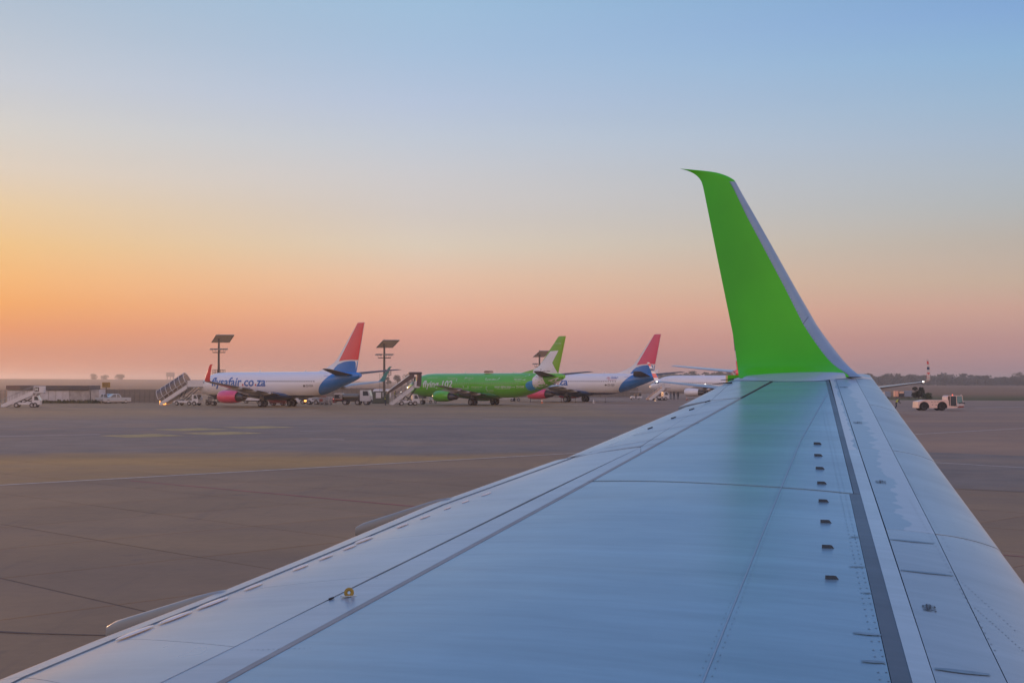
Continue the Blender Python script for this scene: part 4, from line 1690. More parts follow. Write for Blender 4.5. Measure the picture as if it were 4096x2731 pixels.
def airliner(name, label, spec, X, Y, th, group=None):
    root = thing(name, label, 'airplane', group=group)
    P = Plane(spec)
    fus = fuselage_mesh(P).build('fuselage', spec['fus_mat'], root, smooth=True)
    # wing to body fairing
    rings = []
    zb = spec['fus'][8][1] - 2.0
    for (x, w, h) in ((6.6, .5, .1), (5.2, 1.35, .38), (2.5, 1.85, .62), (-1, 1.9, .66), (-3.2, 1.5, .45), (-5.0, .6, .12)):
        rings.append([(x, w * 1.06 * math.cos(t), zb + .45 + (h + .15) * math.sin(t)) for t in [2 * PI * i / 18 for i in range(18)]])
    mb = MB(); mb.loft(rings, True, True)
    mb.build('belly_fairing', spec.get('belly_mat', spec['fus_mat']), root, smooth=True)
    for s in (1, -1):
        make_wing(P, s, root)
        make_stab(P, s, root)
        make_engine(P, s, root)
    make_fin(P, root)
    make_gear(P, root)
    # cabin windows
    me = MB()
    n = 10
    pts = [(.115 * math.copysign(abs(math.cos(t)) ** .6, math.cos(t)), .17 * math.copysign(abs(math.sin(t)) ** .6, math.sin(t))) for t in [2 * PI * i / n for i in range(n)]]
    me.loft([[(p[0], 0.0, p[1]) for p in pts], [(p[0] * .9, .012, p[1] * .9) for p in pts]], False, True)
    wme = me.mesh('cabin_window', spec.get('win_mat', M_WINDOW))
    x = spec['win'][0]
    while x > spec['win'][1]:
        z = spec['win'][2]
        for s in ((1, -1) if spec.get('both') else (1,)):
            o = obj('cabin_window', wme, root)
            o.location = (x, s * (P.fy(x, z) + .004), z)
            o.rotation_euler = (s * R(-14) if s > 0 else R(180 + 14), 0, 0)
            if s < 0:
                o.rotation_euler = (0, 0, PI)
        x -= 0.508
    # cockpit windows
    xn = spec['fus'][0][0]
    zc = spec['fus'][0][1]
    for (a, b_, c, d) in (((-1.75, .82), (-2.35, 1.22), (-2.75, 1.25), (-2.6, .8)), ((-2.68, .82), (-2.85, 1.27), (-3.35, 1.27), (-3.35, .86)), ((-1.15, .72), (-1.72, 1.13), (-2.28, 1.2), (-1.68, .8))):
        P.decal('cockpit_window', [(xn + q[0], zc + q[1]) for q in (a, b_, c, d)], M_GLASS_D, root, eps=.01, step=.3)
    # aerials
    for (x, h) in spec.get('aerials', ((4.5, .35), (-6.2, .28))):
        zt = P.sect(x)[0] + P.sect(x)[1]
        MB().prism([(x, zt - .03), (x - .38, zt - .03), (x - .52, zt + h), (x - .36, zt + h)], -.02, .02).build('aerial', M_PW, root)
    place(root, X, Y, th)
    return root, P, fus


def frame_decal(P, root, x0, x1, z0, z1, w, m_):
    o = None
    for (a, b_, c, d) in ((x0, z0, x1, z0), (x0, z1, x1, z1), (x0, z0, x0, z1), (x1, z0, x1, z1)):
        k = P.bar(a, b_, c, d, w, m_, o or root, name='door_outline' if o is None else 'edge')
        if o is None: o = k
    return o


def smooth_poly(pts, k=4):
    """closed polygon through points, rounded (Catmull-Rom)"""
    out = []
    n = len(pts)
    for i in range(n):
        p0, p1, p2, p3 = pts[i - 1], pts[i], pts[(i + 1) % n], pts[(i + 2) % n]
        for j in range(k):
            t = j / k
            out.append(tuple(0.5 * (2 * p1[q] + (p2[q] - p0[q]) * t + (2 * p0[q] - 5 * p1[q] + 4 * p2[q] - p3[q]) * t * t + (3 * p1[q] - p0[q] - 3 * p2[q] + p3[q]) * t ** 3) for q in (0, 1)))
    return out


def safair_fuselage_material(navy=True):
    """white body, blue swept up over the tail, dark blue keel: paint by place on the body"""
    m_, nt, N, L, b = nodes_of('white_body_blue_tail')
    g = NG(nt)
    tc = N.new('ShaderNodeTexCoord')
    sp = N.new('ShaderNodeSeparateXYZ'); L.new(tc.outputs['Object'], sp.inputs[0])
    x, z = sp.outputs[0], sp.outputs[2]
    # front edge of the blue: x = f(z)
    dz = g.m('SUBTRACT', z, 1.9)
    f = g.m('ADD', -10.35, g.m('ADD', g.m('MULTIPLY', dz, -0.62), g.m('MULTIPLY', g.m('MULTIPLY', dz, dz), -0.115)))
    tail = g.mr(g.m('SUBTRACT', f, x), -0.01, 0.01)
    keel = g.mr(z, 1.80, 1.78)
    col = g.mix(keel, (0.84, 0.81, 0.81), (0.016, 0.055, 0.16))
    col = g.mix(tail, col, (0.014, 0.195, 0.58))
    L.new(col, b.inputs['Base Color'])
    b.inputs['Roughness'].default_value = 0.26
    b.inputs['Coat Weight'].default_value = 0.6
    b.inputs['Coat Roughness'].default_value = 0.06
    return m_


M_SAFBODY = safair_fuselage_material()


def safair(name, label, X, Y, th, finmat, text, reg, engmat, winglets, bands=(), logo=False):
    spec = dict(fus=F800, fus_mat=M_SAFBODY, belly_mat=M_PNAVY, wing=WING800, stab=STAB800, fin=dict(FIN800, mat=M_PW), track=5.72, wheelbase=15.6,
                win=(0.4, -10.6, 3.85), winglet=winglets, winglet_bands=list(bands), tracks=[(4.0, .6), (7.2, .7), (10.6, .7)],
                engine=dict(y=4.83, x0=7.5, x1=3.25, z=1.50, r=1.06, mat=engmat, lip=None))
    root, P, fus = airliner(name, label, spec, X, Y, th)
    red = [(-17.80, 12.40), (-19.22, 12.42), (-17.98, 7.0), (-16.8, 7.06), (-15.2, 7.0), (-13.95, 6.86)]
    P.decal('fin_patch', red, finmat, root, 'fin', .035, .5)
    blue = [(-17.94, 6.80), (-16.77, 6.88), (-15.2, 6.76), (-13.8, 6.40), (-13.2, 5.98), (-12.75, 5.50), (-12.3, 5.1), (-17.55, 5.05)]
    P.decal('fin_patch', blue, M_PBLUE, root, 'fin', .035, .4)
    if text:
        # the long web address, dots in red
        bm = None
        P.text('flysafair co za', 13.95, 0.6, 3.18, 1.36, M_LET_BLUE, root, bold=.022)
        for xd in (6.05, 2.95):
            P.decal('lettering_dot', [(xd + .15, 3.20), (xd - .15, 3.20), (xd - .15, 3.50), (xd + .15, 3.50)], M_LET_RED, root, eps=.02)
    P.text(reg, -8.55, -10.1, 3.08, .36, M_LET_DARK, root, bold=.01)
    P.decal('flag_mark', [(-8.0, 3.08), (-8.42, 3.08), (-8.42, 3.36), (-8.0, 3.36)], M_LET_DARK, root, eps=.018)
    frame_decal(P, root, -12.0, -12.85, 2.95, 4.70, .05, M_DOORLINE_B)
    frame_decal(P, root, 15.3, 14.5, 2.5, 4.3, .05, M_DOORLINE)
    if logo:
        P.text('Fly', -8.2, -9.05, 4.33, .40, M_LET_RED, root, bold=.008, shear=.3)
        P.text('Safair', -9.1, -10.8, 4.40, .40, M_LET_BLUE, root, bold=.012, shear=.3)
        P.bar(-8.7, 4.16, -10.5, 4.24, .06, M_LET_RED, root)
    return root, P


safair('airliner', 'white jet with blue tail, red fin and long blue lettering, nearest the left', -36.1, 208, 50, M_PRED, True, 'ZS-FGA', M_PPINK,
       [M_PRED, M_TEAL])
safair('airliner', 'white jet with blue tail and magenta fin, parked behind the green jet', 12.2, 256, 50, M_PPINK, True, 'ZS-SJS', M_PPINK,
       [M_PPINK, M_PW], logo=True)

# ---- the green jet with handwritten notes all over
spec = dict(fus=F400, fus_mat=M_PGREEN, belly_mat=mat('livery_dark_green', (0.03, 0.16, 0.012), .35, coat=.4), wing=WING400, stab=STAB400, fin=dict(FIN400, mat=M_PLIME), track=5.23, wheelbase=14.27,
            win=(5.2, -9.1, 3.52), win_mat=M_WINDOW_L, tracks=[(4.0, .5), (7.0, .5), (9.6, .5)],
            engine=dict(y=4.83, x0=6.2, x1=2.85, z=1.40, r=1.0, mat=M_PGREEN, flat=.84, lip=mat('intake_lip_pale', (.6, .6, .58), .2, .7)))
KUL, KP, _ = airliner('airliner', 'green jet with white K on its fin and white notes along its side', spec, -4.6, 221, 48)
wh = [(-14.37, 8.59), (-16.09, 8.69), (-14.87, 6.8), (-15.93, 5.1), (-15.8, 4.9), (-12.1, 4.95), (-10.86, 5.0), (-10.86, 5.76), (-11.6, 6.06), (-12.22, 6.52), (-12.75, 7.12), (-12.81, 6.31)]
KP.decal('fin_patch', wh, M_PW, KUL, 'fin', .035, .4)
KP.decal('tail_patch', [(-12.13, 4.95), (-13.31, 5.05), (-13.76, 4.22), (-14.2, 3.3), (-13.2, 3.05), (-11.96, 2.86), (-11.74, 3.71), (-11.8, 4.39)], M_PW, KUL, 'fus', .010, .3)
KP.decal('tail_patch', [(-14.55, 4.01), (-16.4, 4.51), (-16.75, 4.3), (-16.5, 3.9), (-15.22, 3.45)], M_PW, KUL, 'fus', .010, .3)
KP.decal('tail_patch', smooth_poly([(-11.84, 3.97), (-11.15, 3.88), (-10.64, 3.54), (-10.52, 3.11), (-10.69, 2.6), (-11.15, 2.39), (-12.05, 2.42), (-12.35, 2.65), (-12.0, 2.9), (-11.78, 3.5)], 3), M_PSKY, KUL, 'fus', .014, .3)
for (zz_) in (2.62, 3.52):
    KP.bar(-10.75, zz_, -11.25, zz_, .05, M_LET_DARK, KUL, name='door_hinge')
KP.text('flying 102', 12.4, 5.45, 2.92, 1.12, M_LET_WHITE, KUL, bold=.018, shear=.12)
KP.text('oscar alpha papa', -4.1, -7.7, 2.86, .42, M_LET_WHITE, KUL, bold=.012)
KP.text('ZS-OAP', -8.7, -10.25, 2.86, .36, M_LET_WHITE, KUL, bold=.010)
KP.text('throne zone', 6.9, 5.0, 4.34, .22, M_LET_PALE, KUL, bold=.008, shear=.2)
KP.text('red light #1', 2.6, .9, 4.34, .22, M_LET_PALE, KUL, bold=.008, shear=.2)
KP.text('green plane', -2.3, -4.2, 4.12, .24, M_LET_WHITE, KUL, bold=.010, shear=.2)
KP.text('back door', -8.1, -9.7, 4.14, .24, M_LET_WHITE, KUL, bold=.010, shear=.2)
KP.text('emergency exit', 1.1, -1.4, 2.90, .27, M_LET_PALE, KUL, bold=.008)
KP.text('life jacket', -2.2, -3.8, 2.30, .27, M_LET_PALE, KUL, bold=.008)
KP.text('pitot tubes', -12.98, -14.45, 5.40, .22, M_LET_DARK, KUL, 'fin', bold=.006, eps=.05)
KP.text('rudder', -15.15, -15.92, 9.72, .2, M_LET_PALE, KUL, 'fin', bold=.008, eps=.05)
for (a, b_, c, d, w) in ((5.9, 4.18, 5.0, 4.18, .04), (2.0, 4.16, 1.3, 4.16, .04), (-8.4, 3.98, -9.6, 3.98, .05), (-4.5, 2.70, -7.4, 2.70, .05), (1.1, 2.70, -.9, 2.70, .04), (-2.25, 2.12, -3.75, 2.12, .04),
                         (-2.25, 1.98, -3.0, 1.98, .04), (-7.8, 4.56, -9.9, 4.56, .04), (11.8, 4.50, 9.2, 4.50, .05)):
    KP.bar(a, b_, c, d, w, M_LET_PALE, KUL)
for pts in ([(4.8, 4.34), (4.55, 4.34), (4.6, 3.98)], [(2.75, 4.25), (2.85, 4.42), (2.6, 4.52)], [(-2.2, 4.14), (-1.9, 4.18), (-1.95, 4.44)], [(-4.35, 4.14), (-4.7, 4.2), (-4.86, 4.46)],
            [(-9.9, 4.14), (-10.42, 4.14)], [(-7.85, 2.97), (-8.38, 2.97)], [(1.8, 2.74), (2.86, 2.74), (2.86, 3.12)], [(1.79, 2.76), (1.79, 3.12)], [(-2.55, 3.05), (-2.2, 2.98), (-2.22, 2.62)]):
    KP.arrow(pts, .055, M_LET_WHITE, KUL)
KP.arrow([(-10.1, 4.66), (-10.85, 4.92)], .06, M_LET_WHITE, KUL)
KP.arrow([(-12.98, 5.42), (-12.53, 5.44), (-12.53, 5.85)], .05, M_LET_DARK, KUL, 'fin')
KP.arrow([(-16.02, 9.79), (-16.5, 9.79)], .07, M_LET_PALE, KUL, 'fin')
frame_decal(KP, KUL, -10.5, -11.2, 2.4, 4.25, .04, M_DOORLINE_G)
for xd in (2.9, 1.85):
    frame_decal(KP, KUL, xd + .28, xd - .28, 3.25, 4.0, .035, M_DOORLINE_G)
mb = MB()

# ---- white jets with red and blue bands on winglets and fin
spec = dict(fus=F400, fus_mat=M_PW, belly_mat=mat('body_grey', (.33, .33, .34), .35, coat=.4), wing=WING400, stab=STAB400, fin=dict(FIN400, mat=M_PW), track=5.23, wheelbase=14.27,
            win=(12.2, -9.1, 3.52), tracks=[(4.0, .5), (7.0, .5), (9.6, .5)], engine=dict(y=4.83, x0=6.2, x1=2.85, z=1.40, r=1.0, mat=M_PW, flat=.84))
BA1, BP1, _ = airliner('airliner', 'all white jet with boarding stairs at its nose, behind the banded jet', spec, 46.4, 300, 55)
spec = dict(fus=F800, fus_mat=M_PW, belly_mat=M_PNAVY, wing=WING800, stab=STAB800, stab_mat=mat('stabilizer_pale', (.48, .47, .48), .3, coat=.4), fin=dict(FIN800, mat=M_PW), track=5.72, wheelbase=15.6, both=True,
            win=(12.6, -10.6, 3.85), winglet=[M_PW, M_PW], winglet_bands=[(.46, .62, M_PRED), (.69, .74, M_PNAVY), (.79, .89, M_PRED)], tracks=[(7.2, .7), (10.6, .7)],
            engine=dict(y=4.83, x0=7.5, x1=3.25, z=1.50, r=1.06, mat=M_PW))
BA2, BP2, _ = airliner('airliner', 'white jet with red and blue banded winglets, mostly hidden behind the green winglet', spec, 35.4, 164.6, -36)


def fin_band(P, root, z0, z1, m_):
    """a band right round the fin"""
    rings = []
    n = 10
    for k in range(5):
        z = z0 + (z1 - z0) * k / 4
        l, t = P.fin_x(z)
        L_, R_ = [], []
        for i in range(n + 1):
            c = (1 - math.cos(PI * i / n)) / 2
            x = l + .01 + (t - l - .02) * c
            y = P.fin_y(x, z) + .008
            L_.append((x, y, z)); R_.append((x, -y, z))
        rings.append(L_ + R_[::-1])
    mb = MB(); mb.loft(rings, True, True)
    mb.build('fin_band', m_, root, smooth=True)


fin_band(BP2, BA2, 5.0, 6.15, M_PRED)
fin_band(BP2, BA2, 7.3, 9.8, M_PNAVY)
st = F800[-6:]
rings = []
for (x, zc, hh, hw) in st[1:]:
    rings.append([(x, (hw + .012) * math.cos(t), zc + (hh + .012) * math.sin(t)) for t in [2 * PI * i / 24 for i in range(24)]])
MB().loft(rings, False, True).build('tail_cone_band', M_PRED, BA2, smooth=True)


def lamp(root, loc, r, m_, name='navigation_lamp'):
    mb = MB()
    rings = []
    for k in range(1, 6):
        a = PI * k / 6
        rings.append([(loc[0] + r * math.sin(a) * math.cos(t), loc[1] + r * math.sin(a) * math.sin(t), loc[2] + r * math.cos(a)) for t in [2 * PI * i / 10 for i in range(10)]])
    mb.loft(rings, True, True)
    return mb.build(name, m_, root, smooth=True)


for s in (1, -1):
    lamp(BA2, (-5.95, s * 16.95, 3.86), .09, M_LAMP_W)
lamp(BA1, (-3.4, 14.3, 3.3), .10, M_LAMP_W)
MB().prism([(-.4, 5.28), (-1.7, 5.28), (-1.5, 5.62), (-.8, 5.64), (-.5, 5.5)], -.5, .5).build('satcom_hump', mat('hump_tan', (.30, .2, .14), .6), KUL)

# ================================================================== buildings, fence, masts
def gz(y):
    return 21060.0 / (y - 1525.0)


M_WALLW = mat('painted_panel_white', (0.50, 0.50, 0.53), 0.7, var=0.14, vscale=0.9, bump=0.1)
M_WALLG = mat('stained_plaster', (0.34, 0.33, 0.33), 0.85, var=0.3, vscale=1.2)
M_ROOFD = mat('dark_fascia', (0.075, 0.075, 0.085), 0.7, var=0.1)
M_ROOFB = mat('brown_fascia', (0.15, 0.10, 0.09), 0.7, var=0.1)
M_FENCE = mat('fence_panel_grey', (0.17, 0.155, 0.14), 0.85, var=0.2, vscale=1.5)
M_POST = mat('fence_post_grey', (0.12, 0.11, 0.10), 0.8)
M_STEEL = mat('galvanised_steel', (0.26, 0.26, 0.27), 0.5, 0.6, var=0.1)
M_MAST = mat('mast_dark_steel', (0.085, 0.075, 0.075), 0.55, 0.3)
M_PANEL = mat('reflector_panel', (0.74, 0.60, 0.50), 0.6)
M_SIGN = mat('sign_mustard', (0.26, 0.16, 0.035), 0.6)
M_VWHITE = mat('vehicle_white', (0.60, 0.60, 0.62), 0.35, var=0.06, vscale=2, coat=0.4)
M_VGREY = mat('vehicle_grey', (0.26, 0.26, 0.27), 0.45, var=0.1)
M_VDARK = mat('chassis_dark', (0.04, 0.04, 0.043), 0.6, var=0.15)
M_VRED = mat('vehicle_red', (0.24, 0.045, 0.035), 0.45, var=0.1)
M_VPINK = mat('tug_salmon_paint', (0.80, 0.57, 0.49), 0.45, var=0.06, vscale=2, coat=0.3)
M_GLASS = mat('vehicle_glass', (0.045, 0.06, 0.07), 0.08, coat=1.0)
M_GLASS_T = mat('cab_glass_teal', (0.16, 0.30, 0.30), 0.10, coat=1.0)
M_SMOKE = mat('smoked_perspex', (0.085, 0.06, 0.055), 0.12, coat=0.8, alpha=0.72)
M_BROWN = mat('canopy_brown', (0.085, 0.06, 0.06), 0.6)
M_TANK = mat('tank_olive', (0.18, 0.165, 0.13), 0.45, 0.2, var=0.1)
M_ORANGE = mat('cone_orange', (0.65, 0.15, 0.04), 0.5)
M_VEST = mat('hi_vis_yellow', (0.55, 0.60, 0.06), 0.7)
M_NAVYC = mat('navy_overalls', (0.025, 0.03, 0.05), 0.8)
M_SKIN = mat('skin', (0.20, 0.115, 0.08), 0.6)
M_HAIR = mat('dark_hair', (0.012, 0.010, 0.010), 0.7)


def low_building():
    D = 242.0
    x0, x1 = gx(30, D), gx(362, D)
    root = thing('low_building', 'long low white shed with dark flat roof behind the parked stairs', 'building', (x0, D, 0))
    W = x1 - x0
    MB().box((W / 2, 3.0, 1.18), (W - .1, 5.8, 2.36)).build('wall', M_WALLG, root)
    n = 9
    cuts = [0, 1.6, 3.0, 4.4, 5.9, 7.4, 8.7, 10.0, 11.1]
    for a, b_ in zip(cuts, cuts[1:]):
        MB().cbox(((a + b_) / 2, .04, 1.14), (b_ - a - .07, .10, 2.24), .02).build('wall_panel', M_WALLW, root)
    MB().cbox(((11.1 + W) / 2, .05, 1.14), (W - 11.1 - .1, .08, 2.24), .02).build('wall_panel', M_WALLG, root)
    MB().cbox((W / 2 + 1.2, 2.8, 2.76), (W - 2.4, 6.3, .80), .04).build('roof', M_ROOFD, root)
    MB().cbox((1.2, 2.8, 2.80), (2.6, 6.25, .78), .04).build('roof', M_ROOFB, root)
    # side annex, lower
    MB().cbox((W + .8, 2.2, 1.15), (1.5, 4.2, 2.3), .03).build('annex', M_WALLG, root)
    MB().cbox((W + 1.62, 2.2, 1.2), (.12, 4.3, 2.45), .02).build('corner_post', M_WALLW, root)


low_building()


def weeds():
    D = 241.2
    mb = MB()
    for i in range(420):
        x = gx(random.uniform(170, 400), D)
        h = random.uniform(.15, .55) * (1.4 if random.random() < .2 else 1)
        w = random.uniform(.1, .3)
        y = D + random.uniform(-.5, .3)
        a = random.uniform(0, PI)
        dx, dy = math.cos(a) * w, math.sin(a) * w
        mb.add([(x - dx, y - dy, 0), (x + dx, y + dy, 0), (x + dx * .6 + random.uniform(-.1, .1), y + dy * .6, h), (x - dx * .5, y - dy * .5, h * .8)], [(0, 1, 2, 3)])
    o = mb.build('weeds', mat('weed_green', (0.045, 0.055, 0.022), .9), fix=False)
    tag(o, 'dark weeds growing along the foot of the shed', 'weeds', kind='stuff')


weeds()


def panel_fence(px0, px1, D, label, hgt=2.45, pitch=0.92, open_=False):
    xa, xb = gx(px0, D), gx(px1, D)
    root = thing('panel_fence', label, 'fence', (xa, D, 0))
    pm = MB().cbox((pitch / 2, 0, hgt / 2 + .03), (pitch - .09, .05, hgt - .1), .012)
    me = pm.mesh('fence_panel', M_FENCE)
    po = MB().cbox((0, .01, hgt / 2 + .02), (.09, .11, hgt + .06), .01).mesh('fence_post', M_POST)
    n = int((xb - xa) / pitch)
    for i in range(n + 1):
        p = obj('fence_post', po, root); p.location = (i * pitch, 0, 0)
        if i < n and not open_:
            q = obj('fence_panel', me, root); q.location = (i * pitch, random.uniform(-.01, .01), random.uniform(-.03, .03))
    if open_:
        for z in (.5, 1.5, hgt - .1):
            MB().box(((xb - xa) / 2, .06, z), (xb - xa, .035, .06)).build('rail', M_POST, root)


panel_fence(398, 700, 246, 'grey panel fence behind the parked pickups')
panel_fence(1180, 1520, 262, 'grey panel fence behind the tank truck', 2.6)
panel_fence(2010, 2560, 330, 'far grey panel fence behind the golf cart', 2.4)
panel_fence(-130, 66, 250, 'open post fence at the left end of the shed', 2.3, .78, True)


def light_mast(px, D, ztop, pw, pd, zcl, basket, label, tilt=R(26)):
    X = gx(px, D)
    root = thing('light_mast', label, 'light mast', (X, D, 0), group='floodlight masts along the apron')
    MB().tube((0, 0, 0), (0, 0, ztop - .3), .26, .17, 12).build('pole', M_MAST, root)
    # slanting reflector panel, seen from below
    mb = MB()
    c = Vector((pw * .18, 0, ztop - .65))
    q = [(-pw * .5 - .55, pd * .5, -.68), (pw * .5 - .75, pd * .5, -.68), (pw * .5 + .75, -pd * .5, .56), (-pw * .5 + .95, -pd * .5, .56)]
    lo = [c + Vector(v) for v in q]; hi = [v + Vector((0, 0, .12)) for v in lo]
    mb.loft([lo, hi], True, True)
    pn = mb.build('reflector_panel', M_PANEL, root)
    mb = MB()
    for a, b_ in zip(lo, lo[1:] + lo[:1]):
        mb.tube(a, b_, .07, .07, 6)
    mb.build('panel_frame', M_STEEL, pn)
    MB().tube((-.02, .15, ztop - .4), (-.02, .15, ztop + .15), .10, .10, 8).tube((0, .15, ztop), (pw * .35, .6, ztop + .05), .05, .05, 6).build('bracket', M_MAST, root)
    # floodlight ring
    rg = MB()
    rg.tube((-1.1, 0, zcl - .55), (1.2, 0, zcl - .55), .09, .09, 6).tube((0, -1, zcl - .55), (0, 1, zcl - .55), .06, .06, 6)
    ring = rg.build('lamp_arm', M_MAST, root)
    for k, (dx, dy) in enumerate(((-1.25, -.2), (-.7, .5), (.45, -.6), (.9, .3), (1.35, -.2), (.1, .9))):
        mb = MB()
        mb.tube((dx * .8, dy * .8, zcl - .55), (dx, dy, zcl - .05), .035, .035, 5)
        s = .42
        rr = [[(dx - s, dy - .2, zcl - .08), (dx + s * .6, dy - .2, zcl - .08), (dx + s * .6, dy + .2, zcl - .08), (dx - s, dy + .2, zcl - .08)],
              [(dx - s * .6, dy - .2, zcl + .20), (dx + s, dy - .2, zcl + .20), (dx + s, dy + .2, zcl + .20), (dx - s * .6, dy + .2, zcl + .20)]]
        mb.loft(rr, True, True)
        mb.build('floodlight', M_VGREY, ring)
    # service basket
    bx, bz, bw = basket
    mb = MB()
    mb.box((bx, 0, bz - .5), (bw, 1.2, .08))
    k = int(bw / .28)
    for i in range(k + 1):
        for yy in (-.6, .6):
            mb.tube((bx - bw / 2 + bw * i / k, yy, bz - .5), (bx - bw / 2 + bw * i / k, yy, bz + .5), .03, .03, 4)
    for z in (bz + .5, bz):
        for yy in (-.6, .6):
            mb.tube((bx - bw / 2, yy, z), (bx + bw / 2, yy, z), .035, .035, 4)
    mb.tube((bx + bw * .3, 0, bz - .5), (0, 0, bz - 1.6), .05, .05, 5)
    mb.build('service_basket', M_MAST, root)


light_mast(875, 250, 12.5, 3.5, 3.0, 8.9 + .9, (.05, 5.55, 2.1), 'tall floodlight mast with slanted panel behind the nose of the red-finned jet')
light_mast(1537, 245, 11.4, 3.1, 2.8, 8.7, (.65, 5.5, 1.1), 'tall floodlight mast with slanted panel beside the covered stairs of the green jet')
light_mast(2158, 300, 10.7, 2.6, 2.8, 7.7, (.3, 4.6, 1.4), 'floodlight mast half hidden behind the fin of the green jet')

# ladder beside the second mast
def ladder_unit():
    D = 244.5
    x = gx(1524, D)
    mb = MB()
    for dx in (-.22, .22):
        mb.tube((x + dx, D, 0), (x + dx, D, 5.3), .03, .03, 5)
    for i in range(16):
        mb.tube((x - .22, D, .3 + .32 * i), (x + .22, D, .3 + .32 * i), .02, .02, 4)
    mb.build('ladder', M_MAST, bpy.data.objects['light_mast.001']).matrix_parent_inverse = Matrix.Translation((-gx(1537, 245), -245, 0))


ladder_unit()


def stand_sign():
    D = 242.0
    X = gx(443, D)
    root = thing('stand_sign', 'mustard stand number sign on a thin pole before the pickup', 'sign', (X, D - 2.6, 0))
    MB().tube((0, 0, 0), (0, 0, 2.9), .11, .10, 8).build('pole', M_MAST, root)
    MB().cbox((0, 0, 3.28), (1.42, .10, .94), .03).build('board', M_SIGN, root)
    bm = text_bm('B10', .01)
    for v in bm.verts:
        v.co = ((v.co.x - .95) * .56, -.056, 3.08 + v.co.y * .62)
    bm_obj('lettering', bm, mat('sign_letters', (.10, .06, .02), .6), root)


stand_sign()


def far_tower():
    D = 2200.0
    x = gx(682, D)
    zb = terrain_z(x, D)
    root = thing('far_tower', 'hazy square tower on legs on the far horizon', 'tower', (x, D, zb))
    m_ = mat('far_concrete', (.25, .21, .19), .8)
    MB().cbox((0, 0, 8.6), (11.8, 8, 7.2), .3).build('tank', m_, root)
    for dx in (-4.9, 4.9, 0):
        MB().tube((dx, 0, -2), (dx, 0, 5.2), .9 if dx else .7, .9 if dx else .7, 8).build('leg', m_, root)


far_tower()

# ================================================================== trees
M_LEAF_D = mat('dark_foliage', (0.030, 0.040, 0.020), 0.9, var=0.25, vscale=0.3)
M_LEAF_M = mat('green_foliage', (0.050, 0.070, 0.024), 0.9, var=0.25, vscale=0.4)
M_BARK = mat('bark', (0.06, 0.045, 0.035), 0.9)


def tree(name, label, X, Y, h, w, n=500, leaf=0.5, m_=None, group=None, zb=0.0, trunk=0.35, seed=1):
    rnd = random.Random(seed)
    root = thing(name, label, 'bush' if 'bush' in name else 'tree', (X, Y, zb), group=group)
    mb = MB()
    ht = h * trunk
    mb.tube((0, 0, -.2), (0, 0, ht), .035 * h, .022 * h, 8)
    lobes = []
    for k in range(9):
        a = rnd.uniform(0, 2 * PI); r = rnd.uniform(.1, .34) * w
        z = rnd.uniform(ht + (.1 if trunk > .1 else .12) * h, h * .86)
        k_ = 1 - abs((z - ht) / (h - ht) - .45)
        c = Vector((math.cos(a) * r * k_ * 1.2, math.sin(a) * r * k_, z))
        lobes.append((c, rnd.uniform(.16, .27) * w * (.6 + .5 * k_)))
        mb.tube((0, 0, ht * rnd.uniform(.6, 1.0)), c, .015 * h, .005 * h, 5)
    mb.build('trunk', M_BARK, root)
    cr = MB()
    for i in range(n):
        c, r = rnd.choice(lobes)
        d = Vector((rnd.gauss(0, 1), rnd.gauss(0, 1), rnd.gauss(0, 1))).normalized() * r * rnd.uniform(.55, 1.08)
        p = c + Vector((d.x, d.y, d.z * .8))
        q = Vector((rnd.gauss(0, 1), rnd.gauss(0, 1), rnd.gauss(0, 1))).normalized()
        u = q.orthogonal().normalized(); v = q.cross(u)
        s = leaf * rnd.uniform(.5, 1.2)
        cr.add([p + u * s, p + v * s * .7, p - u * s * .8, p - v * s * .6], [(0, 1, 2, 3)])
    cr.build('crown', m_ or M_LEAF_D, root, fix=False)
    return root


k = 0
for (px, D, ytop, wpx, lab) in ((372, 2000, 1512, 34, 'hazy round tree left of the highest one on the horizon'), (416, 2000, 1506, 36, 'tallest of the hazy round trees on the left horizon'),
                               (472, 2000, 1508, 34, 'hazy tree right of the highest one on the horizon'), (489, 2050, 1513, 22, 'hazy small tree joined to the right end of the horizon trees')):
    k += 1
    X = gx(px, D); zb = terrain_z(X, D)
    tree('tree', lab, X, D, max(8.5, (1525 - ytop) * D / FPX * 1.25 + 3.9 - zb), wpx * D / FPX, 420, .8, group='trees on the left horizon', zb=zb - .5, trunk=.02, seed=k)
for (px, D, ytop, wpx, lab) in ((1552, 990, 1505, 26, 'small dark tree between mast and covered stairs'), (1592, 1000, 1498, 46, 'dark tree behind the covered stairs, left half of the clump'),
                               (1632, 1010, 1494, 62, 'tallest dark tree behind the covered stairs'), (1672, 1000, 1502, 40, 'dark tree behind the nose of the green jet')):
    k += 1
    tree('tree', lab, gx(px, D), D, (1525 - ytop) * D / FPX + 3.9, wpx * D / FPX, 900, .42, group='trees behind the green jet', trunk=.15, seed=k)
for (px, D, ytop, wpx, lab) in ((4068, 1250, 1482, 62, 'tall tree rising over the treeline at the right edge'), (4130, 1260, 1484, 70, 'tall tree cut by the right edge of the picture'),
                               (3477, 1300, 1492, 30, 'pointed tree at the left end of the right treeline')):
    k += 1
    tree('tree', lab, gx(px, D), D, (1525 - ytop) * D / FPX + 3.9, wpx * D / FPX, 1000, .5, group='trees over the right treeline', trunk=.12, seed=k)
tree('bush', 'round dark bush beside the luggage boxes', gx(3674, 300), 300, 2.9, 2.9, 2200, .17, M_LEAF_D, trunk=.12, seed=40)
tree('bush', 'low grey-green bush right of the round bush', gx(3706, 296), 296, 1.35, 2.6, 1200, .15, M_LEAF_M, trunk=.08, seed=41)


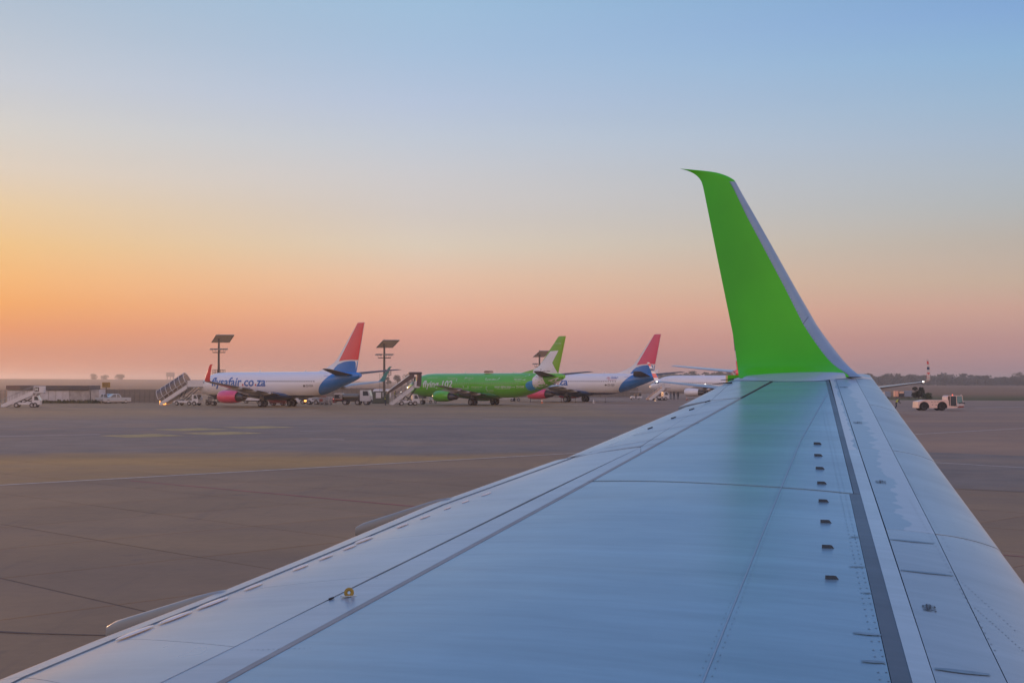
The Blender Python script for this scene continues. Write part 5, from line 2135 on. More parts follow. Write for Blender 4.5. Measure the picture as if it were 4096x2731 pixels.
def treeline():
    rnd = random.Random(5)
    mb = MB()
    for (p0, p1, D0, yt) in ((2640, 3010, 1400, 1494), (3440, 4700, 1380, 1499)):
        px = p0
        while px < p1:
            D = D0 + rnd.uniform(-60, 60)
            X = gx(px, D)
            h = (1525 - yt) * D / FPX + 3.9 + rnd.gauss(0, 1.3) - 1.0
            if px > 3700: h += 1.2 * math.sin(px * .012) - 1.4
            w = rnd.uniform(6, 11)
            for i in range(150):
                d = Vector((rnd.gauss(0, .4), rnd.gauss(0, .4)))
                zt = rnd.random() ** .7
                p = Vector((X + d.x * w * (1.15 - zt * .7), D + d.y * w, zt * h))
                u = Vector((rnd.gauss(0, 1), rnd.gauss(0, 1), rnd.gauss(0, 1))).normalized(); q = u.orthogonal().normalized()
                s = rnd.uniform(.6, 1.5)
                mb.add([p + u * s, p + q * s, p - u * s, p - q * s], [(0, 1, 2, 3)])
            px += rnd.uniform(7, 14)
    o = mb.build('treeline', M_LEAF_D, fix=False)
    tag(o, 'far dark line of trees across the field', 'trees', kind='stuff')


treeline()


# ================================================================== ramp vehicles
def cab(root, x, y0, z0, ln, wd, ht, m_, glass, slope=.25, name='cab'):
    """cab with sloping windscreen at +x"""
    poly = [(x, z0), (x + ln, z0), (x + ln, z0 + ht * .45), (x + ln - slope, z0 + ht), (x + .06, z0 + ht), (x, z0 + ht * .94)]
    o = MB().prism(poly, y0 - wd / 2, y0 + wd / 2).build(name, m_, root)
    s = slope
    MB().prism([(x + ln * .28, z0 + ht * .5), (x + ln * .86, z0 + ht * .5), (x + ln * .86 - s * .7, z0 + ht * .92), (x + ln * .28, z0 + ht * .92)], y0 - wd / 2 - .012, y0 + wd / 2 + .012).build('side_window', glass, o)
    a, b_ = Vector((x + ln + .012, 0, z0 + ht * .47)), Vector((x + ln - s + .03, 0, z0 + ht * .95))
    MB().add([(a.x, y0 - wd * .44, a.z), (a.x, y0 + wd * .44, a.z), (b_.x, y0 + wd * .44, b_.z), (b_.x, y0 - wd * .44, b_.z)], [(0, 1, 2, 3)]).build('windscreen', glass, o)
    return o


def stairs_truck(label, px0, D, rz, run, rise, plat, h_side=0.95, width=1.7, cover=None, mark=None, amber=False, steps=16, base=(1.6, 5.0), cabx=None, pinkfar=False):
    """boarding stairs on a truck: +x is up the flight"""
    root = thing('boarding_stairs', label, 'boarding stairs', (gx(px0, D), D, 0.012), rz)
    hw = width / 2
    z0, z1 = .22, rise
    fl = MB()
    for i in range(steps):
        x = run * (i + .5) / steps; z = z0 + (z1 - z0) * (i + 1) / steps
        fl.box((x, 0, z - .04), (run / steps + .05, width - .12, .08))
    fl.build('steps', M_VGREY, root)
    for s in (-1, 1):
        y = s * hw
        poly = [(-.1, z0 - .12), (.35, z0 - .16), (run, z1 - .34), (run + .05, z1 - .34), (run + .05, z1 + h_side), (run - .1, z1 + h_side), (-.1, z0 + h_side * .62)]
        poly = [(-.1, z0 - .12), (.35, z0 - .16), (run + .05, z1 - .38), (run + .05, z1 + h_side * .35), (-.1, z0 + h_side * .35 - .1)]
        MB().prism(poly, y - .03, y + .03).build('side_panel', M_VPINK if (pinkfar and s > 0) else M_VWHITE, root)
        mb = MB()
        a, b_ = Vector((0, y, z0 + h_side + .1)), Vector((run, y, z1 + h_side + .1))
        mb.tube(a, b_, .03, .03, 6)
        for i in range(7):
            q = a.lerp(b_, i / 6); mb.tube(q, q - Vector((0, 0, h_side * .8)), .022, .022, 5)
        mb.build('handrail', M_VGREY, root)
    # platform with guards
    pl = MB().box((run + plat / 2, 0, z1 - .09), (plat, width, .14)).build('platform', M_VGREY, root)
    for s in (-1, 1):
        MB().cbox((run + plat / 2 + .08, s * hw, z1 + .48), (plat - .12, .06, 1.02), .02).build('guard_panel', M_VWHITE, pl)
    if mark:
        bm = text_bm(mark, .02)
        for v in bm.verts:
            v.co = (run + .42 + (v.co.x - .1) * .55, -hw - .048, z1 + .3 + v.co.y * .58)
        bm_obj('mark', bm, M_LET_WHITE, pl)
        MB().cbox((run + .60, -hw - .034, z1 + .50), (.66, .015, .66), .004).build('mark_plate', M_LET_DARK, pl)
    # struts
    mb = MB()
    bx0, bx1 = base
    for s in (-.5, .5):
        mb.tube((bx0 + .8, s, .75), (run * .82, s, z1 - .5), .05, .05, 6)
        mb.tube((bx1 - .3, s, .75), (run * .62, s, z1 * .55), .05, .05, 6)
        mb.tube((bx0 + 1.6, s, .75), (run + plat * .5, s, z1 - .2), .05, .05, 6)
    mb.build('lift_struts', M_VRED if pinkfar else M_VDARK, root)
    # truck
    ch = MB().cbox(((bx0 + bx1) / 2, 0, .58), (bx1 - bx0, 1.55, .34), .03).build('chassis', M_VWHITE, root)
    MB().cbox((bx0 + .75, 0, .86), (1.0, 1.3, .25), .03).build('engine_cover', M_VGREY, ch)
    cx = cabx if cabx is not None else bx1 - .1
    cab(root, cx, 0, .40, 1.15, 1.5, 1.38, M_VWHITE, M_GLASS, .35)
    for (x, r) in ((bx0 + .65, .36), (bx1 - .6, .36), (cx + .45, .36)):
        for s in (-1, 1):
            add_wheel(root, (x, s * .72, r), r, .24)
    MB().box((bx1 - .55, 0, .37), (2 * .1, 1.3, .08)).build('axle', M_VDARK, ch)
    sl_ = math.atan2(z1 - z0, run)
    if cover == 'dome':
        # arched smoked cover in ribs along the flight
        ex = Vector((math.cos(sl_), 0, math.sin(sl_))); ez = Vector((-math.sin(sl_), 0, math.cos(sl_)))
        Lc = run / math.cos(sl_) * 1.02
        b0 = Vector((-.15, 0, z0 + .35))
        nb, na = 7, 12
        rad = hw + .05

        def P_(t, a, k=1.0):
            return b0 + ex * (Lc * t) + Vector((0, 1, 0)) * (-math.cos(a) * rad * k) + ez * (.45 + math.sin(a) * (rad + .75) * k)
        cv = None
        for i in range(nb - 1):
            for (a0, a1) in ((0.0, PI * .36), (PI * .36, PI * .68), (PI * .68, PI)):
                mb = MB()
                t0, t1 = (i + .03) / (nb - 1), (i + .97) / (nb - 1)
                mb.grid(lambda u, v: P_(t0 + (t1 - t0) * u, a0 + (a1 - a0) * (.02 + .96 * v)), 1, 5)
                o = mb.build('cover_pane', M_SMOKE, root, smooth=True)
        mb = MB()
        for i in range(nb):
            mb.path([P_(i / (nb - 1), PI * j / na, 1.01) for j in range(na + 1)], .045, 6)
        for a in (0.0, PI * .36, PI * .68, PI):
            mb.path([P_(i / (nb - 1), a, 1.01) for i in range(nb)], .035, 6)
        mb.build('cover_ribs', M_VWHITE, root)
    if cover == 'flat':
        ez = 2.15
        mb = MB()
        poly = [(-.6, z0 + 1.55), (run + .1, z1 + 1.55), (run + .15, z1 + 2.1), (run - .35, z1 + 2.12), (-.5, z0 + 2.0)]
        mb.prism(poly, -hw - .05, hw + .05)
        mb.build('roof', M_BROWN, root)
        MB().add([(-.52, -hw - .08, z0 + 2.03), (run - .35, -hw - .08, z1 + 2.15), (run - .35, hw + .08, z1 + 2.15), (-.52, hw + .08, z0 + 2.03)], [(0, 1, 2, 3)]).build('roof_sheet', M_VWHITE, root)
        MB().cbox((run + plat * .35, 0, z1 + 2.25), (plat + 1.1, width + .2, .42), .12).build('roof', M_BROWN, root)
        mb = MB()
        for x, z in ((.3, z0 + .3), (run * .5, (z0 + z1) / 2), (run, z1), (run + plat - .1, z1)):
            for s in (-1, 1):
                mb.tube((x, s * hw, z), (x, s * hw, z + 1.9), .035, .035, 6)
        mb.build('roof_posts', M_VGREY, root)
        MB().prism([(run + plat - .5, z1 + .2), (run + plat + .25, z1 + .1), (run + plat + .35, z1 + 2.0), (run + plat - .3, z1 + 2.1)], -hw - .06, hw + .06).build('bellows', M_BROWN, root)
        for x in (run * .45, run * .72):
            lamp(root, (x, -hw + .15, z0 + (z1 - z0) * x / run + .75), .045, M_LAMP_W, 'stair_lamp')
    if amber:  # glowing bars added to stand in for sun glare at the foot
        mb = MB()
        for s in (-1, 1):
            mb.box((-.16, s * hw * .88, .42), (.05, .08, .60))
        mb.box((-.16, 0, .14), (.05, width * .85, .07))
        mb.build('glare_bars', M_LAMP_GLARE_A, root)
    return root


stairs_truck('open boarding stairs with M on the top guard, left of all, before the shed', 14, 202, R(8), 4.4, 2.2, 1.55, .9, 1.6, None, 'M', base=(1.4, 4.9), cabx=4.3)
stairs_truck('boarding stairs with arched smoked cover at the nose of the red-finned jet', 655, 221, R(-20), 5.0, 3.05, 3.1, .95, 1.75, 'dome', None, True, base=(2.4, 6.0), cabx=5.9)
stairs_truck('boarding stairs with flat brown roof at the nose of the green jet', 1562, 219, R(10), 3.65, 2.95, 1.0, .95, 1.7, 'flat', base=(1.1, 3.8), cabx=3.5)
stairs_truck('open boarding stairs at the white jet beyond the golf cart', 2592, 277, R(14), 3.2, 2.6, 1.35, .95, 1.9, None, base=(.9, 3.3), cabx=3.1, pinkfar=True)


def tank_truck():
    D = 225.0
    root = thing('tank_truck', 'small tank truck with white cab beneath the tail of the red-finned jet', 'truck', (gx(1333, D), D, .012), R(-6))
    MB().cbox((3.4, 0, .72), (6.3, 1.0, .28), .03).build('chassis', M_VDARK, root)
    n = 18
    rings = []
    for (x, k) in ((1.75, .86), (1.85, 1), (4.35, 1), (4.45, .86)):
        rings.append([(x, .92 * k * math.cos(t), 1.36 + .46 * k * math.sin(t)) for t in [2 * PI * i / n for i in range(n)]])
    MB().loft(rings, True, True).build('tank', M_TANK, root, smooth=True)
    cbn = MB().cbox((1.05, 0, 1.42), (1.35, 1.9, .98), .05).build('equipment_cabinet', M_FAIRP, root)
    MB().cbox((.95, -.96, 1.38), (1.0, .03, .62), .005).build('cabinet_opening', M_GAP, cbn)
    mb = MB(); mb.tube((1.45, -1.0, 1.40), (1.45, -.94, 1.40), .24, .24, 16)
    mb.build('hose_reel', M_STEEL, cbn)
    MB().cbox((.95, 0, .86), (1.7, 1.95, .16), .02).build('rear_deck', M_VRED, root)
    MB().cbox((.30, 0, .52), (.25, 1.9, .40), .02).build('rear_bumper', M_VRED, root)
    for s in (-1, 1):
        MB().cbox((.22, s * .8, .93), (.08, .20, .16), .01).build('tail_lamp', M_LAMP_R, root)
    MB().cbox((5.0, -.9, 1.15), (.85, .1, .5), .02).build('side_locker', M_VDARK, root)
    cb = cab(root, 4.75, 0, .62, 1.75, 1.95, 1.82, M_VWHITE, M_GLASS, .3)
    MB().cbox((4.735, 0, 1.95), (.03, 1.3, .55), .004).build('rear_window', M_FAIRP, cb)
    MB().prism([(6.35, .42), (6.55, .42), (6.55, .72), (6.35, .72)], -.95, .95).build('bumper', M_VDARK, cb)
    for x in (2.2, 4.3, 5.75):
        for s in (-1, 1):
            add_wheel(root, (x, s * .82, .44), .44, .30)


tank_truck()


def equipment():
    # ground power unit with a cage, and the loader before it, under the tail of the near jet
    D = 226.0
    r = thing('cargo_loader', 'white loader with amber lamp between wheels and cage under the blue tail', 'loader', (gx(1222, D), D, .012), R(-4))
    MB().cbox((1.25, 0, .62), (2.5, 1.5, .30), .03).build('chassis', M_VWHITE, r)
    MB().prism([(.55, .75), (1.5, .75), (1.35, 1.35), (.8, 1.42)], -.7, .7).build('cab', M_VWHITE, r)
    MB().prism([(1.25, .72), (2.5, .72), (2.5, 1.0), (1.6, 1.18), (1.25, 1.1)], -.72, .72).build('engine_cover', M_VGREY, r)
    MB().cbox((.16, -.72, .64), (.36, .10, .24), .02).build('amber_lamp', M_LAMP_GLARE_A, r)
    for x in (.75, 1.95):
        for s in (-1, 1):
            add_wheel(r, (x, s * .72, .40), .40, .26)
    D = 225.4
    r = thing('ground_power_unit', 'grey generator cart with pipes next to the white cage', 'generator', (gx(1279, D), D, .012), R(-4))
    MB().cbox((.62, 0, .72), (1.2, 1.3, .8), .04).build('housing', M_VGREY, r)
    MB().cbox((.4, -.655, .75), (.55, .03, .42), .005).build('louvre', M_VRED, r)
    mb = MB()
    for x in (.15, .45, .8, 1.1):
        mb.tube((x, -.5, 1.1), (x, -.5, 1.55), .03, .03, 5); mb.tube((x, .5, 1.1), (x, .5, 1.55), .03, .03, 5)
    mb.tube((.1, -.5, 1.5), (1.15, -.5, 1.5), .03, .03, 5)
    mb.build('rail', M_VRED, r)
    for x in (.25, 1.0):
        for s in (-1, 1):
            add_wheel(r, (x, s * .6, .22), .22, .16)
    r = thing('cage_cart', 'white mesh cage cart left of the tank truck', 'cart', (gx(1305, D), D, .012), R(-4))
    mb = MB()
    for x in (0, .5, 1.0):
        for y in (-.5, .5):
            mb.tube((x, y, .28), (x, y, 1.32), .03, .03, 5)
    for z in (.3, .55, .8, 1.05, 1.32):
        for y in (-.5, .5):
            mb.tube((0, y, z), (1.0, y, z), .022, .022, 5)
        for x in (0, 1.0):
            mb.tube((x, -.5, z), (x, .5, z), .022, .022, 5)
    mb.build('cage', M_VWHITE, r)
    MB().cbox((.5, 0, .62), (.9, .9, .55), .03).build('crate', M_VGREY, r)
    for x in (.2, .8):
        for s in (-1, 1):
            add_wheel(r, (x, s * .42, .13), .13, .1)
    # small tractor beneath the tail of the near jet
    D = 232.0
    r = thing('baggage_tractor', 'white baggage tractor behind the wheels of the red-finned jet', 'tractor', (gx(1168, D), D, .012), R(-4))
    MB().prism([(0, .35), (1.9, .35), (1.9, .72), (1.3, .80), (1.2, .95), (.1, 1.05), (0, .9)], -.62, .62).build('body', M_VWHITE, r)
    MB().prism([(1.3, .5), (2.6, .5), (2.6, 1.12), (1.3, 1.12)], -.55, .55).build('cargo_bin', M_VDARK, r)
    for x in (.6, 2.0):
        for s in (-1, 1):
            add_wheel(r, (x, s * .6, .38), .38, .22)
    D = 219.0
    r = thing('belt_loader', 'dark red belt loader in shade under the red-finned jet', 'loader', (gx(1082, D), D, .012), R(-3))
    MB().prism([(0, .38), (2.6, .38), (2.6, .95), (1.2, .95), (0, .75)], -.8, .8).build('body', M_VRED, r)
    MB().prism([(-.2, .92), (2.9, 1.15), (2.9, 1.28), (-.2, 1.05)], -.4, .4).build('belt', M_VDARK, r)
    for x in (.5, 2.1):
        for s in (-1, 1):
            add_wheel(r, (x, s * .7, .32), .32, .2)
    D = 240.0
    r = thing('flat_trailer', 'long pale trailer seen under the belly of the red-finned jet', 'trailer', (gx(975, D), D, .012), 0)
    MB().cbox((1.6, 0, .88), (3.2, 1.8, .75), .05).build('box', M_VWHITE, r)
    MB().cbox((1.6, 0, .40), (3.2, 1.5, .14), .02).build('frame', M_VDARK, r)
    for x in (.5, 2.7):
        for s in (-1, 1):
            add_wheel(r, (x, s * .7, .25), .25, .16)
    # nose tractor of the near jet
    D = 222.0
    r = thing('tow_tractor', 'small grey tow tractor at the nose wheels of the red-finned jet', 'tractor', (gx(826, D), D, .012), 0)
    MB().prism([(0, .3), (1.3, .3), (1.3, .62), (.7, .72), (.55, .95), (0, .95)], -.55, .55).build('body', M_VGREY, r)
    MB().prism([(.55, .75), (1.2, .75), (1.1, 1.1), (.6, 1.15)], -.5, .5).build('seat_cover', M_FAIRP, r)
    for x in (.3, 1.05):
        for s in (-1, 1):
            add_wheel(r, (x, s * .55, .30), .30, .2)
    # cabin behind the mast, and the minibus roof
    D = 238.0
    r = thing('site_cabin', 'dark green cabin with white door panel behind the mast', 'cabin', (gx(1488, D), D, 0))
    MB().cbox((1.45, 1.2, 1.05), (2.9, 2.4, 2.0), .04).build('body', mat('cabin_green', (.055, .075, .060), .7, var=.1), r)
    MB().cbox((1.15, -.02, 1.45), (.92, .06, 1.0), .01).build('door_panel', M_VWHITE, r)
    MB().cbox((1.95, -.02, 1.55), (.3, .05, .8), .01).build('side_panel', M_VGREY, r)
    for x in (.3, 1.1, 1.9, 2.6):
        MB().box((x, .3, .05), (.2, .4, .14)).build('foot', M_VDARK, r)
    D = 262.0
    r = thing('minibus', 'white minibus whose roof shows over the green cabin', 'bus', (gx(1500, D), D, .012), 0)
    MB().cbox((1.4, 0, 1.45), (3.4, 1.8, 1.9), .25).build('body', M_VWHITE, r)
    MB().cbox((1.4, 0, 1.72), (3.0, 1.84, .5), .02).build('window_band', M_GLASS, r)
    for x in (.4, 2.4):
        for s in (-1, 1):
            add_wheel(r, (x, s * .8, .34), .34, .22)
    # dollies under the green jet
    for (px, D, label, ln) in ((1716, 243, 'white box dolly behind the engine of the green jet', 1.5), (1986, 262, 'pale flat dolly under the rear of the green jet', 3.3)):
        r = thing('baggage_dolly', label, 'dolly', (gx(px, D), D, .012), R(3), group='baggage dollies under the green jet')
        MB().cbox((ln / 2, 0, .62), (ln, 1.3, .16), .02).build('deck', M_VWHITE, r)
        MB().cbox((ln / 2 - .1, 0, .80), (ln * .8, 1.15, .2), .03).build('load', M_VGREY, r)
        mb = MB(); mb.tube((ln, 0, .5), (ln + .8, 0, .35), .04, .04, 6); mb.build('drawbar', M_VDARK, r)
        for x in (.3, ln - .3):
            for s in (-1, 1):
                add_wheel(r, (x, s * .55, .26), .26, .15)
        if ln > 2:
            add_wheel(r, (ln + .95, -.3, .32), .32, .2)
    # front of the far-off tractor by the golf cart
    D = 288.0
    r = thing('golf_cart', 'open golf cart with white roof beside the far stairs', 'golf cart', (gx(2520, D), D, .012), R(5))
    MB().prism([(.1, .32), (1.0, .32), (1.05, .72), (.45, .80), (.12, .62)], -.55, .55).build('front_body', M_VWHITE, r)
    MB().prism([(1.3, .32), (2.5, .32), (2.5, .75), (1.3, .70)], -.55, .55).build('rear_body', M_VWHITE, r)
    MB().prism([(1.0, .3), (1.35, .3), (1.35, .85), (1.2, 1.25), (1.08, 1.25), (1.0, .85)], -.5, .5).build('seat', M_VDARK, r)
    MB().prism([(1.75, .7), (2.3, .7), (2.35, 1.3), (1.75, 1.25)], -.5, .5).build('rear_load', M_VDARK, r)
    mb = MB()
    for x in (.35, 2.2):
        for s in (-1, 1):
            mb.tube((x, s * .5, .7), (x + (.1 if x < 1 else -.1), s * .5, 1.68), .022, .022, 5)
    mb.build('roof_posts', M_VDARK, r)
    MB().cbox((1.2, 0, 1.72), (2.35, 1.15, .09), .04).build('roof', M_VWHITE, r)
    for x in (.42, 2.05):
        for s in (-1, 1):
            add_wheel(r, (x, s * .5, .24), .24, .18, M_VWHITE)


equipment()


def pickup(label, X, Y, rz, m_, lower):
    r = thing('pickup_truck', label, 'pickup', (X, Y, .012), rz, group='pickups before the panel fence')
    hw = .86
    body = [(0, .42), (5.0, .42), (5.05, .70), (4.98, .98), (3.75, 1.04), (1.75, 1.05), (0.02, 1.03)]
    b = MB().prism(body, -hw, hw).build('body', m_, r)
    MB().prism([(.0, .30), (5.0, .30), (5.0, .5), (.0, .5)], -hw - .01, hw + .01).build('lower_body', lower, b)
    rings = []
    for z, a, c, w in ((1.03, 1.75, 4.0, hw - .02), (1.35, 1.85, 3.62, hw - .09), (1.62, 2.05, 3.15, hw - .16), (1.68, 2.2, 2.95, hw - .22)):
        rings.append([(a, -w, z), (c, -w, z), (c, w, z), (a, w, z)])
    g_ = MB().loft(rings, True, True).build('cabin', m_, r)
    for (x0, x1, x2, x3) in ((1.95, 2.58, 2.58, 2.12), (2.68, 3.70, 3.18, 2.68)):
        for s in (-1, 1):
            y0 = s * (hw - .015); y1 = s * (hw - .145)
            MB().add([(x0, y0, 1.08), (x1, y0, 1.08), (x2, y1, 1.58), (x3, y1, 1.58)], [(0, 1, 2, 3)]).build('side_window', M_GLASS, g_)
    MB().add([(4.0, -hw * .86, 1.09), (4.0, hw * .86, 1.09), (3.24, hw * .76, 1.60), (3.24, -hw * .76, 1.60)], [(0, 1, 2, 3)]).build('windscreen', M_GLASS, g_)
    MB().add([(1.74, -hw * .8, 1.12), (1.74, hw * .8, 1.12), (2.02, hw * .72, 1.58), (2.02, -hw * .72, 1.58)], [(0, 1, 2, 3)]).build('rear_window', M_GLASS, g_)
    MB().cbox((.85, 0, 1.045), (1.55, 1.45, .03), .01).build('load_bed', M_VDARK, r)
    for s in (-1, 1):
        MB().cbox((5.0, s * .62, .82), (.06, .32, .18), .02).build('headlight', M_FAIRP, r)
        MB().cbox((-.01, s * .74, .85), (.05, .14, .25), .01).build('tail_light', M_VRED, r)
        MB().cbox((3.72, s * (hw + .08), 1.12), (.1, .16, .12), .02).build('mirror', m_, r)
        for x in (.95, 4.1):
            add_wheel(r, (x, s * (hw - .1), .34), .34, .22)
    MB().prism([(5.03, .42), (5.15, .42), (5.15, .66), (5.03, .66)], -hw, hw).build('bumper', M_VGREY, r)


M_CARL = mat('car_pale_blue', (0.40, 0.44, 0.48), 0.35, coat=.5)
pickup('white double-cab pickup just right of the stand sign', gx(519, 241), 241, PI + R(36), M_CARL, M_FAIRP)
pickup('grey pickup nosing out from behind the shed, left of the stand sign', gx(381, 243.2), 243.2, R(-24), M_CARL, M_VDARK)


def aircraft_tug():
    D = 181.5
    r = thing('aircraft_tug', 'salmon pink aircraft tug with glazed cab on the right of the apron', 'tug', (gx(3659, D), D, .012), R(1))
    hw = 1.15
    arch = lambda cx, rr: [(cx + rr * math.cos(t), .52 + rr * math.sin(t)) for t in [PI + .28 - (PI + .56) * i / 10 for i in range(11)]]
    body = [(0, .33), (.10, .33)] + arch(.86, .68) + [(1.58, .33), (2.65, .33)] + arch(3.28, .68) + [(4.02, .33), (5.3, .33), (5.35, .55), (4.2, .62), (4.15, 1.38), (1.0, 1.40), (.05, 1.18)]
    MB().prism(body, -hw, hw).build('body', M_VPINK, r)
    for cx in (.86, 3.28):
        MB().prism(arch(cx, .67)[::-1], -hw + .05, hw - .05).build('wheel_arch', M_GAP, r)
    for cx in (.86, 3.28):
        for s in (-1, 1):
            add_wheel(r, (cx, s * (hw - .22), .55), .55, .44, M_VDARK)
    # cab: frame and panes
    fr = MB()
    fr.prism([(4.0, 1.30), (4.12, 1.30), (4.12, 1.92), (4.0, 1.80)], -hw + .1, hw - .1)
    fr.prism([(4.10, 1.92), (6.05, 1.94), (6.05, 2.0), (4.15, 2.0)], -hw + .1, hw - .1)
    for s in (-1, 1):
        y = s * (hw - .13)
        fr.tube((4.38, y, .6), (4.38, y, 1.95), .05, .05, 6)
        fr.tube((5.28, y, .62), (5.22, y, 1.95), .05, .05, 6)
        fr.tube((6.15, y, .75), (6.0, y, 1.95), .04, .04, 6)
    cbn = fr.build('cab_frame', M_VPINK, r)
    for s in (-1, 1):
        y = s * (hw - .12)
        MB().add([(4.42, y, .66), (5.25, y, .66), (5.20, y, 1.93), (4.42, y, 1.93)], [(0, 1, 2, 3)]).build('door_pane', M_GLASS, cbn)
        MB().add([(5.32, y, 1.0), (6.10, y, 1.0), (5.99, y, 1.93), (5.26, y, 1.93)], [(0, 1, 2, 3)]).build('front_pane', M_GLASS_T, cbn)
    MB().add([(6.16, -hw + .15, .95), (6.16, hw - .15, .95), (6.02, hw - .15, 1.93), (6.02, -hw + .15, 1.93)], [(0, 1, 2, 3)]).build('windscreen', M_GLASS_T, cbn)
    MB().prism([(5.3, .50), (6.25, .55), (6.3, .80), (6.15, .98), (5.35, .98)], -hw + .1, hw - .1).build('nose', M_VWHITE, r)
    MB().prism([(5.45, .38), (6.2, .42), (6.2, .62), (5.5, .62)], -hw + .05, hw - .05).build('bumper', M_VRED, r)
    mb = MB()
    mb.path([(5.5, -hw, .95), (5.9, -hw - .1, 1.08), (6.3, -hw, .95), (6.4, -hw * .5, 1.05), (6.42, hw * .5, 1.02)], .06, 6)
    mb.build('cable', M_VDARK, r)
    MB().cbox((4.75, 0, .75), (.8, 1.6, .3), .05).cbox((4.55, 0, 1.15), (.2, 1.2, .7), .05).build('seat', M_VDARK, cbn)
    for (x, m_) in ((4.85, M_LAMP_R), (6.0, M_VWHITE)):
        MB().tube((x, -.6, 2.0), (x, -.6, 2.14), .06, .05, 8).build('beacon', m_, cbn)
    for (x, z) in ((1.9, 1.15), (2.3, 1.18), (2.7, 1.18), (1.95, .75), (2.45, .75)):
        MB().cbox((x, -hw - .012, z), (.12, .03, .07), .005).build('grab_slot', M_GAP, r)
    mb = MB(); mb.path([(.75, -.6, 1.40), (.75, -.6, 1.55), (1.3, -.6, 1.55), (1.3, -.6, 1.40)], .03, 6)
    mb.build('rail', M_VDARK, r)


aircraft_tug()


def luggage_boxes():
    D = 312.0
    for (p0, p1, y0, y1, m_, label) in ((3538, 3562, 1565, 1587, 'box_blue_grey', 'blue-grey container just right of the wing edge'), (3579, 3594, 1563, 1586, 'box_sun_pink', 'narrow container coloured pink as if lit by the low sun'),
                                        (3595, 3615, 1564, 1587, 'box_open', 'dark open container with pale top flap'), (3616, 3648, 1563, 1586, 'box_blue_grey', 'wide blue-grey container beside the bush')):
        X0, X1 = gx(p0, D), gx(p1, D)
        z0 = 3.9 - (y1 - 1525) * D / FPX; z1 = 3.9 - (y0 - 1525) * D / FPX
        cols = dict(box_blue_grey=(.22, .27, .36), box_sun_pink=(.85, .42, .30), box_open=(.03, .032, .04))  # pink box: glow of the low sun put into its colour
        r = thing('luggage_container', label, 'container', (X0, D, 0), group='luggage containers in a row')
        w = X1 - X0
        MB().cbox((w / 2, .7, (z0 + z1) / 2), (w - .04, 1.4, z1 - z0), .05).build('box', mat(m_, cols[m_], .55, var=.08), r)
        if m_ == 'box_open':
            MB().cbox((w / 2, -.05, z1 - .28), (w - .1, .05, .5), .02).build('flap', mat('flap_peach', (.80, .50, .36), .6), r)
        if m_ == 'box_sun_pink':
            MB().cbox((w / 2, -.02, (z0 + z1) / 2), (w - .2, .03, (z1 - z0) * .86), .01).build('curtain', mat('curtain_sun_pink', (.88, .46, .34), .6), r)  # front panel takes the same painted sun pink
        MB().box((w / 2, .7, z0 / 2), (w * .9, 1.1, z0 * .5)).build('base', M_VDARK, r)
        for x in (w * .2, w * .8):
            add_wheel(r, (x, .1, .2), .2, .12)


luggage_boxes()


# ================================================================== cones and small things
def cone(px, py, h, m_, label, stake=False):
    p = ground_at(px, py)
    r = thing('traffic_cone' if not stake else 'marker_post', label, 'cone' if not stake else 'post', (p.x, p.y, .012), group='cones and posts round the parked jets')
    if stake:
        MB().tube((0, 0, 0), (0, 0, h), .05, .035, 8).build('post', m_, r)
        MB().cbox((0, 0, .03), (.34, .34, .06), .01).build('base', M_VDARK, r)
    else:
        MB().tube((0, 0, .04), (0, 0, h), .17, .03, 12).build('cone', m_, r)
        MB().tube((0, 0, h * .45), (0, 0, h * .66), .118, .088, 12).build('band', M_VWHITE, r)
        MB().cbox((0, 0, .025), (.42, .42, .05), .01).build('base', m_, r)


cone(2168, 1613, .75, M_ORANGE, 'orange cone under the tail of the green jet')
cone(2747, 1601, .7, M_VRED, 'dark red cone near the engine of the white jet')
cone(2374, 1613, .75, M_FAIRP, 'pale cone right of the magenta-finned jet wheels')
cone(2623, 1607, 1.0, M_FAIRP, 'pale cone before the far stairs')
cone(2122, 1608, .9, M_VDARK, 'dark marker post left of the orange cone', True)
cone(2245, 1608, .9, M_VDARK, 'dark marker post left of the magenta-finned jet wheels', True)
cone(2301, 1608, .9, M_VDARK, 'dark marker post between the wheels of the magenta-finned jet', True)
cone(2421, 1610, .9, M_VDARK, 'dark marker post under the magenta-finned jet body', True)


